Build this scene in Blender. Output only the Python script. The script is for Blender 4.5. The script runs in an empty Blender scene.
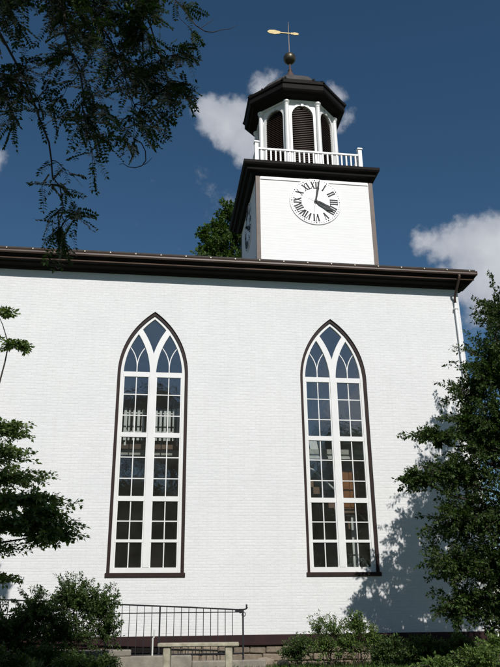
import bpy, math, random
import numpy as np
from mathutils import Vector, Matrix
from mathutils.geometry import tessellate_polygon

S = bpy.context.scene
COL = S.collection
R = math.radians
GZ = -2.15            # ground level at the foot of the church wall (window sill is z = 0)

# ------------------------------------------------------------------ sun
SUN_AZ, SUN_EL = R(9), R(39.5)      # azimuth to the right of the wall's normal
SUN = Vector((math.sin(SUN_AZ)*math.cos(SUN_EL), -math.cos(SUN_AZ)*math.cos(SUN_EL), math.sin(SUN_EL)))

# ------------------------------------------------------------------ materials
def nt(name):
    m = bpy.data.materials.new(name); m.use_nodes = True
    t = m.node_tree; b = t.nodes['Principled BSDF']
    return m, t, b
def node(t, kind, **kw):
    n = t.nodes.new(kind)
    for k, v in kw.items():
        if k in n.inputs.keys() if hasattr(n.inputs, 'keys') else False: n.inputs[k].default_value = v
        else: setattr(n, k, v)
    return n
def ramp(t, fac, stops):
    n = t.nodes.new('ShaderNodeValToRGB'); e = n.color_ramp.elements
    while len(e) < len(stops): e.new(0.5)
    for i, (p, c) in enumerate(stops): e[i].position = p; e[i].color = (*c, 1)
    t.links.new(fac, n.inputs[0]); return n.outputs[0]
def noise(t, scale, detail=4, vec=None, rough=0.55, dist=0.0):
    n = t.nodes.new('ShaderNodeTexNoise'); n.inputs['Scale'].default_value = scale
    n.inputs['Detail'].default_value = detail; n.inputs['Roughness'].default_value = rough
    n.inputs['Distortion'].default_value = dist
    if vec is not None: t.links.new(vec, n.inputs['Vector'])
    return n.outputs['Fac']
def objco(t):
    return t.nodes.new('ShaderNodeTexCoord').outputs['Object']
def simple(name, c1, c2=None, rough=0.6, scale=6.0, bump=0.0, bscale=40.0, metallic=0.0, spec=0.5):
    m, t, b = nt(name); co = objco(t)
    c2 = c2 or tuple(x*0.8 for x in c1)
    t.links.new(ramp(t, noise(t, scale, 5, co), [(0.32, c1), (0.68, c2)]), b.inputs['Base Color'])
    b.inputs['Roughness'].default_value = rough; b.inputs['Metallic'].default_value = metallic
    b.inputs['Specular IOR Level'].default_value = spec
    if bump:
        bp = t.nodes.new('ShaderNodeBump'); bp.inputs['Strength'].default_value = 1.0
        bp.inputs['Distance'].default_value = bump
        t.links.new(noise(t, bscale, 4, co), bp.inputs['Height']); t.links.new(bp.outputs[0], b.inputs['Normal'])
    return m

def brick_white():
    m, t, b = nt('painted_brick'); co = objco(t)
    sx = t.nodes.new('ShaderNodeSeparateXYZ'); t.links.new(co, sx.inputs[0])
    ad = t.nodes.new('ShaderNodeMath'); ad.operation = 'ADD'
    t.links.new(sx.outputs['X'], ad.inputs[0]); t.links.new(sx.outputs['Y'], ad.inputs[1])
    wob = t.nodes.new('ShaderNodeMath'); wob.operation = 'MULTIPLY_ADD'
    t.links.new(noise(t, 1.3, 3, co), wob.inputs[0]); wob.inputs[1].default_value = 0.035
    t.links.new(sx.outputs['Z'], wob.inputs[2])
    cb = t.nodes.new('ShaderNodeCombineXYZ'); t.links.new(ad.outputs[0], cb.inputs[0]); t.links.new(wob.outputs[0], cb.inputs[1])
    br = t.nodes.new('ShaderNodeTexBrick'); t.links.new(cb.outputs[0], br.inputs['Vector'])
    br.inputs['Scale'].default_value = 1.0; br.inputs['Brick Width'].default_value = 0.225
    br.inputs['Row Height'].default_value = 0.079; br.inputs['Mortar Size'].default_value = 0.011
    br.inputs['Mortar Smooth'].default_value = 0.9; br.inputs['Bias'].default_value = 0.0
    br.inputs['Color1'].default_value = (0.83, 0.83, 0.83, 1); br.inputs['Color2'].default_value = (0.80, 0.802, 0.80, 1)
    br.inputs['Mortar'].default_value = (0.78, 0.78, 0.78, 1)
    big = ramp(t, noise(t, 0.6, 6, co, 0.65), [(0.3, (0.93, 0.935, 0.94)), (0.7, (1.0, 1.0, 0.995))])
    mp = t.nodes.new('ShaderNodeMapping'); mp.inputs['Scale'].default_value = (2.2, 2.2, 16); t.links.new(co, mp.inputs[0])
    streak = ramp(t, noise(t, 1.6, 5, mp.outputs[0], 0.7), [(0.3, (0.93, 0.93, 0.93)), (0.62, (1, 1, 1))])
    mv = t.nodes.new('ShaderNodeMapping'); mv.inputs['Scale'].default_value = (5.5, 5.5, 0.45); t.links.new(co, mv.inputs[0])
    runoff = ramp(t, noise(t, 1.1, 6, mv.outputs[0], 0.72), [(0.30, (0.96, 0.957, 0.95)), (0.50, (1, 1, 1))])
    mr_ = t.nodes.new('ShaderNodeMixRGB'); mr_.blend_type = 'MULTIPLY'; mr_.inputs[0].default_value = 1; t.links.new(big, mr_.inputs[1]); t.links.new(runoff, mr_.inputs[2]); big = mr_.outputs[0]
    m1 = t.nodes.new('ShaderNodeMixRGB'); m1.blend_type = 'MULTIPLY'; m1.inputs[0].default_value = 1
    t.links.new(br.outputs['Color'], m1.inputs[1]); t.links.new(big, m1.inputs[2])
    m2 = t.nodes.new('ShaderNodeMixRGB'); m2.blend_type = 'MULTIPLY'; m2.inputs[0].default_value = 1
    t.links.new(m1.outputs[0], m2.inputs[1]); t.links.new(streak, m2.inputs[2])
    t.links.new(m2.outputs[0], b.inputs['Base Color'])
    b.inputs['Roughness'].default_value = 0.62
    # relief: recessed joints, each brick's face slightly rough, courses uneven
    h = t.nodes.new('ShaderNodeMath'); h.operation = 'MULTIPLY_ADD'; t.links.new(br.outputs['Fac'], h.inputs[0])
    h.inputs[1].default_value = -0.38
    hn = t.nodes.new('ShaderNodeMath'); hn.operation = 'MULTIPLY'; hn.inputs[1].default_value = 1.0
    t.links.new(noise(t, 9, 5, mp.outputs[0], 0.6), hn.inputs[0]); t.links.new(hn.outputs[0], h.inputs[2])
    bp = t.nodes.new('ShaderNodeBump'); bp.inputs['Distance'].default_value = 0.011; bp.inputs['Strength'].default_value = 0.55
    t.links.new(h.outputs[0], bp.inputs['Height']); t.links.new(bp.outputs[0], b.inputs['Normal'])
    return m

def leafmat(name, c1, c2, trans=0.25, rough=0.5):
    m, t, b = nt(name); out = t.nodes['Material Output']
    g = t.nodes.new('ShaderNodeNewGeometry')
    col = ramp(t, g.outputs['Random Per Island'], [(0.0, c1), (0.75, c2), (1.0, tuple(min(1, x*1.5) for x in c2))])
    t.links.new(col, b.inputs['Base Color']); b.inputs['Roughness'].default_value = rough
    b.inputs['Specular IOR Level'].default_value = 0.22
    tr = t.nodes.new('ShaderNodeBsdfTranslucent')
    mc = t.nodes.new('ShaderNodeMixRGB'); mc.blend_type = 'MULTIPLY'; mc.inputs[0].default_value = 1
    t.links.new(col, mc.inputs[1]); mc.inputs[2].default_value = (1.3, 1.6, 0.5, 1)
    t.links.new(mc.outputs[0], tr.inputs['Color'])
    mx = t.nodes.new('ShaderNodeMixShader'); mx.inputs[0].default_value = trans
    t.links.new(b.outputs[0], mx.inputs[1]); t.links.new(tr.outputs[0], mx.inputs[2]); t.links.new(mx.outputs[0], out.inputs['Surface'])
    return m

def glassmat():
    m, t, b = nt('window_glass'); out = t.nodes['Material Output']; co = objco(t)
    t.nodes.remove(b)
    gl = t.nodes.new('ShaderNodeBsdfGlossy'); gl.inputs['Roughness'].default_value = 0.004
    gl.inputs['Color'].default_value = (0.93, 0.97, 1.0, 1)
    bp = t.nodes.new('ShaderNodeBump'); bp.inputs['Distance'].default_value = 0.01; bp.inputs['Strength'].default_value = 0.25
    t.links.new(noise(t, 4.5, 3, co), bp.inputs['Height']); t.links.new(bp.outputs[0], gl.inputs['Normal'])
    tp = t.nodes.new('ShaderNodeBsdfTransparent'); tp.inputs['Color'].default_value = (0.86, 0.9, 0.88, 1)
    fr = t.nodes.new('ShaderNodeFresnel'); fr.inputs['IOR'].default_value = 1.52
    ma = t.nodes.new('ShaderNodeMath'); ma.operation = 'MULTIPLY_ADD'; ma.use_clamp = True
    t.links.new(fr.outputs[0], ma.inputs[0]); ma.inputs[1].default_value = 2.8; ma.inputs[2].default_value = 0.11
    mx = t.nodes.new('ShaderNodeMixShader'); t.links.new(ma.outputs[0], mx.inputs[0])
    t.links.new(tp.outputs[0], mx.inputs[1]); t.links.new(gl.outputs[0], mx.inputs[2])
    df = t.nodes.new('ShaderNodeBsdfDiffuse'); df.inputs['Color'].default_value = (0.42, 0.41, 0.38, 1)   # dusty film, added to lighten the dark panes
    m2 = t.nodes.new('ShaderNodeMixShader'); t.links.new(mx.outputs[0], m2.inputs[1]); t.links.new(df.outputs[0], m2.inputs[2])
    dm = t.nodes.new('ShaderNodeMapRange'); t.links.new(noise(t, 1.7, 5, co, 0.65), dm.inputs['Value'])
    dm.inputs['From Min'].default_value = 0.3; dm.inputs['From Max'].default_value = 0.7; dm.inputs['To Min'].default_value = 0.012; dm.inputs['To Max'].default_value = 0.05
    t.links.new(dm.outputs[0], m2.inputs[0]); t.links.new(m2.outputs[0], out.inputs['Surface'])
    return m

def siding():
    m, t, b = nt('white_siding'); co = objco(t)
    sx = t.nodes.new('ShaderNodeSeparateXYZ'); t.links.new(co, sx.inputs[0])
    w = t.nodes.new('ShaderNodeMath'); w.operation = 'MULTIPLY'; w.inputs[1].default_value = 1/0.105; t.links.new(sx.outputs['Z'], w.inputs[0])
    fr = t.nodes.new('ShaderNodeMath'); fr.operation = 'FRACT'; t.links.new(w.outputs[0], fr.inputs[0])
    mp = t.nodes.new('ShaderNodeMapping'); mp.inputs['Scale'].default_value = (1, 1, 9); t.links.new(co, mp.inputs[0])
    c = ramp(t, noise(t, 2.0, 5, mp.outputs[0]), [(0.3, (0.77, 0.77, 0.76)), (0.65, (0.82, 0.82, 0.81))])
    j = ramp(t, fr.outputs[0], [(0.0, (0.93, 0.93, 0.93)), (0.08, (1, 1, 1)), (1.0, (1, 1, 1))])
    mm = t.nodes.new('ShaderNodeMixRGB'); mm.blend_type = 'MULTIPLY'; mm.inputs[0].default_value = 1
    t.links.new(c, mm.inputs[1]); t.links.new(j, mm.inputs[2]); t.links.new(mm.outputs[0], b.inputs['Base Color'])
    b.inputs['Roughness'].default_value = 0.6
    iv = t.nodes.new('ShaderNodeMath'); iv.operation = 'SUBTRACT'; iv.inputs[0].default_value = 1; t.links.new(fr.outputs[0], iv.inputs[1])
    bp = t.nodes.new('ShaderNodeBump'); bp.inputs['Distance'].default_value = 0.004; bp.inputs['Strength'].default_value = 0.35
    t.links.new(iv.outputs[0], bp.inputs['Height']); t.links.new(bp.outputs[0], b.inputs['Normal'])
    return m

def rubblemat():
    m, t, b = nt('rubble_stone'); co = objco(t); g = t.nodes.new('ShaderNodeNewGeometry')
    c = ramp(t, g.outputs['Random Per Island'], [(0, (0.20, 0.16, 0.12)), (0.5, (0.33, 0.27, 0.20)), (1, (0.26, 0.20, 0.15))])
    n = ramp(t, noise(t, 14, 6, co, 0.7), [(0.3, (0.6, 0.6, 0.6)), (0.7, (1.1, 1.1, 1.1))])
    mm = t.nodes.new('ShaderNodeMixRGB'); mm.blend_type = 'MULTIPLY'; mm.inputs[0].default_value = 1
    t.links.new(c, mm.inputs[1]); t.links.new(n, mm.inputs[2]); t.links.new(mm.outputs[0], b.inputs['Base Color'])
    b.inputs['Roughness'].default_value = 0.9
    bp = t.nodes.new('ShaderNodeBump'); bp.inputs['Distance'].default_value = 0.02
    t.links.new(noise(t, 18, 6, co, 0.7), bp.inputs['Height']); t.links.new(bp.outputs[0], b.inputs['Normal'])
    return m

M = dict(
    brick=brick_white(), siding=siding(), glass=glassmat(), rubble=rubblemat(),
    white=simple('white_trim_paint', (0.80, 0.80, 0.79), (0.74, 0.74, 0.73), 0.45, 3.0, 0.0008, 60),
    black=simple('black_eave_paint', (0.0055, 0.0045, 0.0042), (0.010, 0.008, 0.007), 0.7, 3.0, 0.002, 30, 0, 0.15),
    casing=simple('dark_brown_casing_paint', (0.020, 0.010, 0.009), (0.030, 0.015, 0.013), 0.6, 5.0, 0.001, 50, 0, 0.25),
    band=simple('oxblood_band_paint', (0.022, 0.009, 0.010), (0.036, 0.015, 0.015), 0.7, 2.5, 0.002, 40, 0, 0.25),
    gutter=simple('brown_gutter_metal', (0.060, 0.036, 0.027), (0.090, 0.055, 0.042), 0.5, 2.0, 0.001, 30),
    clip=simple('pale_clip_metal', (0.55, 0.48, 0.38), (0.62, 0.55, 0.45), 0.4),
    tan=simple('tan_strip', (0.18, 0.10, 0.06), (0.05, 0.028, 0.02), 0.5, 1.2),
    taupe=simple('taupe_corner_board', (0.160, 0.122, 0.104), (0.120, 0.090, 0.076), 0.6, 4.0, 0.001, 40),
    louver=simple('brown_louver_paint', (0.050, 0.027, 0.018), (0.034, 0.018, 0.012), 0.6, 8.0),
    roofing=simple('dark_roof_shingle', (0.045, 0.04, 0.038), (0.07, 0.062, 0.058), 0.85, 8.0, 0.004, 25),  # dark roof covering, its own colour throughout
    lead=simple('grey_sheet_metal', (0.085, 0.078, 0.075), (0.055, 0.05, 0.05), 0.7, 5.0, 0.001, 20, 0.0, 0.2),
    copper=simple('aged_copper', (0.10, 0.060, 0.050), (0.065, 0.042, 0.038), 0.6, 9.0, 0.001, 30, 0.2),
    ball=simple('weathered_ball', (0.055, 0.050, 0.038), (0.10, 0.085, 0.055), 0.38, 6.0, 0.002, 20, 0.6),
    gold=simple('gilded_metal', (0.60, 0.47, 0.22), (0.48, 0.36, 0.15), 0.6, 8.0, 0, 1, 0.1),
    rod=simple('rod_metal', (0.32, 0.27, 0.24), (0.25, 0.2, 0.18), 0.5),
    clockwhite=simple('white_enamel', (0.80, 0.80, 0.80), (0.77, 0.77, 0.77), 0.4, 2.0),
    clockblack=simple('clock_black', (0.022, 0.024, 0.026), (0.034, 0.036, 0.038), 0.6, 9.0, 0, 40, 0, 0.3),
    iron=simple('black_iron', (0.012, 0.012, 0.020), (0.022, 0.020, 0.022), 0.4, 8.0),
    concrete=simple('weathered_concrete', (0.30, 0.27, 0.22), (0.20, 0.18, 0.15), 0.9, 5.0, 0.008, 20),
    bench=simple('mossy_bench_stone', (0.46, 0.42, 0.32), (0.26, 0.24, 0.17), 0.9, 7.0, 0.006, 25),
    bark=simple('bark', (0.060, 0.045, 0.034), (0.030, 0.023, 0.018), 0.9, 10.0, 0.012, 22),
    wood=simple('varnished_wood', (0.34, 0.13, 0.04), (0.20, 0.075, 0.025), 0.35, 3.0),
    plaster=simple('inside_plaster', (0.50, 0.49, 0.44), (0.42, 0.41, 0.37), 0.9, 2.0),
    floor=simple('inside_floor', (0.22, 0.13, 0.08), (0.16, 0.09, 0.05), 0.6, 2.0),
    pvc=simple('white_plastic', (0.7, 0.7, 0.68), (0.62, 0.62, 0.6), 0.4),
    leafA=leafmat('small_tree_leaf', (0.022, 0.040, 0.010), (0.050, 0.082, 0.020)),
    leafDog=leafmat('dogwood_leaf', (0.050, 0.088, 0.024), (0.150, 0.195, 0.080), 0.3),
    leafLoc=leafmat('locust_leaf', (0.018, 0.036, 0.010), (0.036, 0.066, 0.018), 0.15),
    leafSh=leafmat('shrub_leaf', (0.030, 0.055, 0.016), (0.070, 0.110, 0.032)),
    leafLt=leafmat('bright_shrub_leaf', (0.050, 0.090, 0.022), (0.115, 0.170, 0.045)),
    leafFar=leafmat('far_leaf', (0.035, 0.065, 0.020), (0.080, 0.130, 0.030)),
    grassb=leafmat('grass_blade', (0.040, 0.080, 0.015), (0.085, 0.14, 0.03)),
)
def groundmat():
    m, t, b = nt('lawn_ground'); co = objco(t)
    c = ramp(t, noise(t, 1.2, 8, co, 0.7), [(0.3, (0.040, 0.060, 0.018)), (0.55, (0.055, 0.085, 0.022)), (0.72, (0.10, 0.085, 0.05))])
    t.links.new(c, b.inputs['Base Color']); b.inputs['Roughness'].default_value = 0.95
    bp = t.nodes.new('ShaderNodeBump'); bp.inputs['Distance'].default_value = 0.05
    t.links.new(noise(t, 12, 6, co, 0.7), bp.inputs['Height']); t.links.new(bp.outputs[0], b.inputs['Normal'])
    return m
M['ground'] = groundmat()

# ------------------------------------------------------------------ mesh builder
def link_mesh(name, v, f, mat, parent=None, smooth=False):
    me = bpy.data.meshes.new(name)
    me.from_pydata([tuple(p) for p in v], [], [tuple(q) for q in f]); me.update()
    me.materials.append(mat)
    if smooth: me.polygons.foreach_set('use_smooth', [True]*len(me.polygons))
    o = bpy.data.objects.new(name, me); COL.objects.link(o)
    if parent is not None:
        o.parent = parent
        w = parent
        off = Vector((0, 0, 0))
        while w is not None: off += w.location; w = w.parent
        o.location = -off            # geometry is written in world coordinates
    return o
class MB:
    def __init__(s): s.v = []; s.f = []
    def add(s, vs, fs):
        n = len(s.v); s.v += [Vector(p) for p in vs]; s.f += [tuple(i+n for i in q) for q in fs]; return s
    def box(s, x0, x1, y0, y1, z0, z1, M_=None):
        vs = [Vector((x, y, z)) for x in (x0, x1) for y in (y0, y1) for z in (z0, z1)]
        if M_ is not None: vs = [M_ @ p for p in vs]
        return s.add(vs, [(0,1,3,2),(4,6,7,5),(0,4,5,1),(2,3,7,6),(0,2,6,4),(1,5,7,3)])
    def bbox(s, x0, x1, y0, y1, z0, z1, b=0.01, M_=None):
        """box with chamfered edges along every side"""
        vs = []; 
        import itertools
        c = ((x0+x1)/2, (y0+y1)/2, (z0+z1)/2); h = ((x1-x0)/2, (y1-y0)/2, (z1-z0)/2)
        idx = {}
        for sg in itertools.product((-1, 1), repeat=3):
            for a in range(3):
                p = [c[i]+sg[i]*(h[i]-(0 if i == a else b)) for i in range(3)]
                idx[(sg, a)] = len(vs); vs.append(Vector(p))
        fs = []
        for a in range(3):
            u, w = [(1, 2), (0, 2), (0, 1)][a]
            for sa in (-1, 1):
                q = []
                for su, sw in ((-1,-1),(1,-1),(1,1),(-1,1)):
                    sg = [0, 0, 0]; sg[a] = sa; sg[u] = su; sg[w] = sw; q.append(idx[(tuple(sg), a)])
                fs.append(q)
            for su in (-1, 1):          # edges parallel to a
                for sw in (-1, 1):
                    q = []
                    for sa, ax in ((-1, u), (1, u), (1, w), (-1, w)):
                        sg = [0, 0, 0]; sg[a] = sa; sg[u] = su; sg[w] = sw; q.append(idx[(tuple(sg), ax)])
                    fs.append(q)
        for sg in itertools.product((-1, 1), repeat=3): fs.append([idx[(sg, a)] for a in range(3)])
        if M_ is not None: vs = [M_ @ p for p in vs]
        return s.add(vs, fs)
    def tube(s, pts, rad, n=6, cap=True):
        pts = [Vector(p) for p in pts]; k = len(pts)
        rad = [rad]*k if not hasattr(rad, '__len__') else rad
        vs = []; fs = []; prev = None
        for i, p in enumerate(pts):
            d = (pts[min(i+1, k-1)]-pts[max(i-1, 0)])
            d = d.normalized() if d.length > 1e-9 else Vector((0, 0, 1))
            a = d.orthogonal().normalized() if prev is None else (prev - d*prev.dot(d)).normalized()
            prev = a; b = d.cross(a)
            for j in range(n):
                t = 2*math.pi*j/n; vs.append(p+(a*math.cos(t)+b*math.sin(t))*rad[i])
        for i in range(k-1):
            for j in range(n): fs.append((i*n+j, i*n+(j+1) % n, (i+1)*n+(j+1) % n, (i+1)*n+j))
        if cap and n > 2: fs.append(tuple(range(n))[::-1]); fs.append(tuple((k-1)*n+j for j in range(n)))
        return s.add(vs, fs)
    def lathe(s, cx, cy, prof, n=24, rot=0.0, capt=True, squash=None):
        """prof: list of (radius, z); radius is to the vertex"""
        vs = []; fs = []; k = len(prof)
        for r, z in prof:
            for j in range(n):
                t = rot+2*math.pi*j/n; vs.append((cx+r*math.cos(t), cy+r*math.sin(t), z))
        for i in range(k-1):
            for j in range(n): fs.append((i*n+j, i*n+(j+1) % n, (i+1)*n+(j+1) % n, (i+1)*n+j))
        if capt: fs.append(tuple(range(n))[::-1]); fs.append(tuple((k-1)*n+j for j in range(n)))
        return s.add(vs, fs)
    def extrude(s, poly, axis, a0, a1):
        """2-D polygon extruded along x ('x': poly is (y,z)) or y ('y': poly is (x,z))"""
        n = len(poly)
        mk = (lambda p, a: (a, p[0], p[1])) if axis == 'x' else ((lambda p, a: (p[0], a, p[1])) if axis == 'y' else (lambda p, a: (p[0], p[1], a)))
        vs = [mk(p, a0) for p in poly]+[mk(p, a1) for p in poly]
        fs = [tuple(range(n))[::-1], tuple(range(n, 2*n))]+[(i, (i+1) % n, n+(i+1) % n, n+i) for i in range(n)]
        return s.add(vs, fs)
    def strip(s, inner, outer, y0, y1, closed=False):
        """solid band between two (x,z) polylines, from depth y0 (front) to y1"""
        n = len(inner); vs = []
        for a, b in zip(inner, outer): vs += [(a[0], y0, a[1]), (b[0], y0, b[1]), (b[0], y1, b[1]), (a[0], y1, a[1])]
        fs = []
        for i in range(n if closed else n-1):
            j = (i+1) % n
            for q in range(4): fs.append((i*4+q, i*4+(q+1) % 4, j*4+(q+1) % 4, j*4+q))
        if not closed: fs += [(0, 1, 2, 3), tuple((n-1)*4+q for q in (3, 2, 1, 0))]
        return s.add(vs, fs)
    def build(s, name, mat, parent=None, smooth=False): return link_mesh(name, s.v, s.f, mat, parent, smooth)

def recalc(o):
    import bmesh
    bm = bmesh.new(); bm.from_mesh(o.data); bmesh.ops.recalc_face_normals(bm, faces=bm.faces); bm.to_mesh(o.data); bm.free(); return o
def tag(o, label=None, cat=None, group=None, kind=None):
    if label: o['label'] = label
    if cat: o['category'] = cat
    if group: o['group'] = group
    if kind: o['kind'] = kind
    return o
def empty(name, loc, label, cat, group=None):
    o = bpy.data.objects.new(name, None); COL.objects.link(o); o.location = loc; o.empty_display_size = 0.2
    return tag(o, label, cat, group)
def copy_obj(o, parent, off):
    c = o.copy(); COL.objects.link(c); c.parent = parent; c.location = Vector(o.location)+Vector(off); return c

# ------------------------------------------------------------------ the church
XL, XR, YB = -16.0, 10.47, 13.6
HW = 8.6                       # top of the brickwork
church = empty('church', (0, 0, GZ), 'white painted brick church with tall pointed windows, dark eaves and a clock tower', 'church')

SP, HALF = 5.5, 1.0            # springing height, half width of a window opening
CC = 1.362; RR = CC+HALF
def arch(x0, d=0.0, n=18):
    """pointed outline inset by d: from bottom left up, over the apex and down to bottom right"""
    r = RR-d; top = math.acos(CC/r)
    L = [(x0+1+CC-r*math.cos(top*i/n), SP+r*math.sin(top*i/n)) for i in range(n+1)]
    Rr = [(2*(x0+1)-x, z) for x, z in reversed(L[:-1])]
    return [(x0+d, d)]+L+Rr+[(x0+2-d, d)]
WX = (0.0, 5.28)
hidden_windows = (-5.28, -10.56)
def wall_front():
    outer = [(XL, -1.42), (XR, -1.42), (XR, HW), (XL, HW)]
    holes = [arch(x) for x in WX+hidden_windows]
    polys = [[Vector((x, 0, z)) for x, z in outer]]+[[Vector((x, 0, z)) for x, z in h] for h in holes]
    tris = tessellate_polygon(polys)
    vs = [p for q in polys for p in q]
    m = MB(); m.add(vs, tris)
    for h in holes:              # reveals
        n = len(h); m.add([(x, 0, z) for x, z in h]+[(x, 0.35, z) for x, z in h], [(i, (i+1) % n, n+(i+1) % n, n+i) for i in range(n)])
    # inner face
    m.add([p+Vector((0, 0.35, 0)) for p in vs], tris)
    return m
w = wall_front()
o = recalc(w.build('wall', M['brick'], church)); 
# make sure the front face looks outwards
g = MB()
g.box(XR-0.35, XR, 0.352, YB, -1.42, HW)
gable = [(0.352, HW+0.001), (YB, HW+0.001), (6.8, HW+2.35)]
g.extrude(gable, 'x', XR-0.35, XR)
g.build('gable_wall', M['brick'], church)
g = MB(); g.box(XL, XL+0.35, 0.352, YB, -1.42, HW); g.extrude(gable, 'x', XL, XL+0.35); g.build('gable_wall', M['brick'], church)
MB().box(XL+0.352, XR-0.352, YB-0.35, YB, -1.42, HW).build('wall', M['brick'], church)
# band and rubble foundation
g = MB(); g.bbox(XL-0.04, XR+0.04, -0.045, 0.3, -1.665, -1.415, 0.012); g.box(XR-0.3, XR+0.04, 0.301, YB, -1.665, -1.415)
g.build('foundation_band', M['band'], church)
rng = random.Random(4)
g = MB(); z = -1.667
for row, h in enumerate((0.20, 0.18, 0.24)):
    x = XL
    while x < XR:
        L = rng.uniform(0.22, 0.55); e = min(x+L, XR+0.02)
        dy = rng.uniform(-0.05, 0.03)
        A = Matrix.Translation((0, dy, 0)) @ Matrix.Rotation(rng.uniform(-0.015, 0.015), 4, 'Y')
        cxm, czm = (x+e)/2, z-h/2
        T = Matrix.Translation((cxm, 0, czm)) @ Matrix.Rotation(rng.uniform(-0.05, 0.05), 4, 'Y') @ Matrix.Translation((-cxm, dy, -czm))
        g.bbox(x+0.005, e-0.005, 0.0, 0.3, z-h+0.006+rng.uniform(0, 0.02), z-0.004, rng.uniform(0.015, 0.03), T)
        x = e
    z -= h
g.build('rubble_foundation', M['rubble'], church)
MB().box(0.72, 1.62, -0.075, 0.02, -1.84, -1.668).build('cellar_opening_dark', M['black'], church)  # solid black box stands in for the dark inside the cellar opening
MB().box(XL+.03, XR-.03, 0.10, 0.5, GZ-0.4, -1.667).build('mortar_bed', M['concrete'], church)

# eaves: sloping crown moulding in profile (y, z)
crown = [(0.0, 8.60), (-0.10, 8.615), (-0.14, 8.665), (-0.30, 8.685), (-0.34, 8.735), (-0.44, 8.755), (-0.46, 8.80), (-0.52, 8.86), (-0.52, 8.97), (0.0, 8.99)]
GX = 10.90
def eave():
    m = MB(); m.extrude(crown, 'x', XL-0.4, XR)
    # return along the gable end: same profile, mitred
    n = len(crown)
    a = [(XR, p[0], p[1]) for p in crown]; b = [(XR-p[0]*0.84, p[0], p[1]) for p in crown]
    c = [(XR-p[0]*0.84, 0.4, p[1]) for p in crown]
    m.add(a+b, [(i, (i+1) % n, n+(i+1) % n, n+i) for i in range(n)])
    m.add(b+c, [(i, (i+1) % n, n+(i+1) % n, n+i) for i in range(n)]+[tuple(range(n, 2*n))])
    return m
eave().build('eaves_cornice', M['black'], church)
MB().extrude([(-0.445, 8.742), (-0.468, 8.748), (-0.472, 8.766), (-0.455, 8.772)], 'x', XL-0.4, GX-0.05).build('eaves_bead', M['tan'], church)  # tan colour paints in the warm highlight along the moulding
gut = MB()
gp = [(-0.525, 8.985), (-0.525, 8.885), (-0.545, 8.868), (-0.585, 8.868), (-0.605, 8.90), (-0.60, 8.94), (-0.622, 8.985), (-0.605, 8.99), (-0.585, 8.94), (-0.588, 8.905), (-0.575, 8.885), (-0.545, 8.885), (-0.538, 8.985)]
gut.extrude(gp, 'x', XL-0.4, GX)
gut.box(GX, GX+0.012, -0.625, -0.522, 8.862, 8.992)
gutter = gut.build('gutter', M['gutter'], church)
c0 = None
for i in range(27):
    x = 10.66-0.735*i
    if c0 is None:
        c0 = MB().box(x-0.018, x+0.018, -0.632, -0.53, 8.991, 9.004).box(x-0.014, x+0.014, -0.634, -0.624, 8.965, 9.003).build('gutter_clip', M['clip'], gutter)
    else: copy_obj(c0, gutter, (-0.735*i, 0, 0))
# downspout
d = MB(); px = 10.33
d.tube([(px, -0.565, 8.87), (px, -0.565, 8.80), (px-0.01, -0.50, 8.70), (px-0.02, -0.16, 8.36), (px-0.02, -0.085, 8.26), (px-0.02, -0.085, 8.10)], 0.038, 10)
ds = d.build('downspout_elbow', M['gutter'], church, True)
d = MB(); d.tube([(px-0.02, -0.085, 8.10), (px-0.02, -0.085, -1.3), (px-0.02, -0.20, -1.6), (px-0.02, -0.35, -1.75)], 0.036, 10)
dp = d.build('downspout', M['brick'], church, True)
for z in (7.9, 5.6, 3.3, 1.0): MB().box(px-0.085, px+0.045, -0.135, 0.0, z, z+0.03).build('bracket', M['white'], dp)

# roof
rf = MB(); e0, e1 = (-0.56, 8.995), (6.8, 11.35)
for prof in ([(-0.56, 8.992), (6.8, 11.35), (6.8, 11.50), (-0.56, 9.06)], [(6.802, 11.35), (YB+0.5, 8.992), (YB+0.5, 9.06), (6.802, 11.50)]):
    rf.extrude(prof, 'x', XL-0.4, GX-0.02)
rf.build('roof', M['roofing'], church)
rk = MB(); rk.extrude([(0.4, 9.03), (6.8, 11.20), (6.8, 11.345), (0.4, 9.29)], 'x', XR+0.36, XR+0.42)
rk.extrude([(6.802, 11.20), (YB+.4, 8.96), (YB+.4, 9.02), (6.802, 11.345)], 'x', XR+0.36, XR+0.42)
rk.build('rake_board', M['black'], church)

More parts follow.
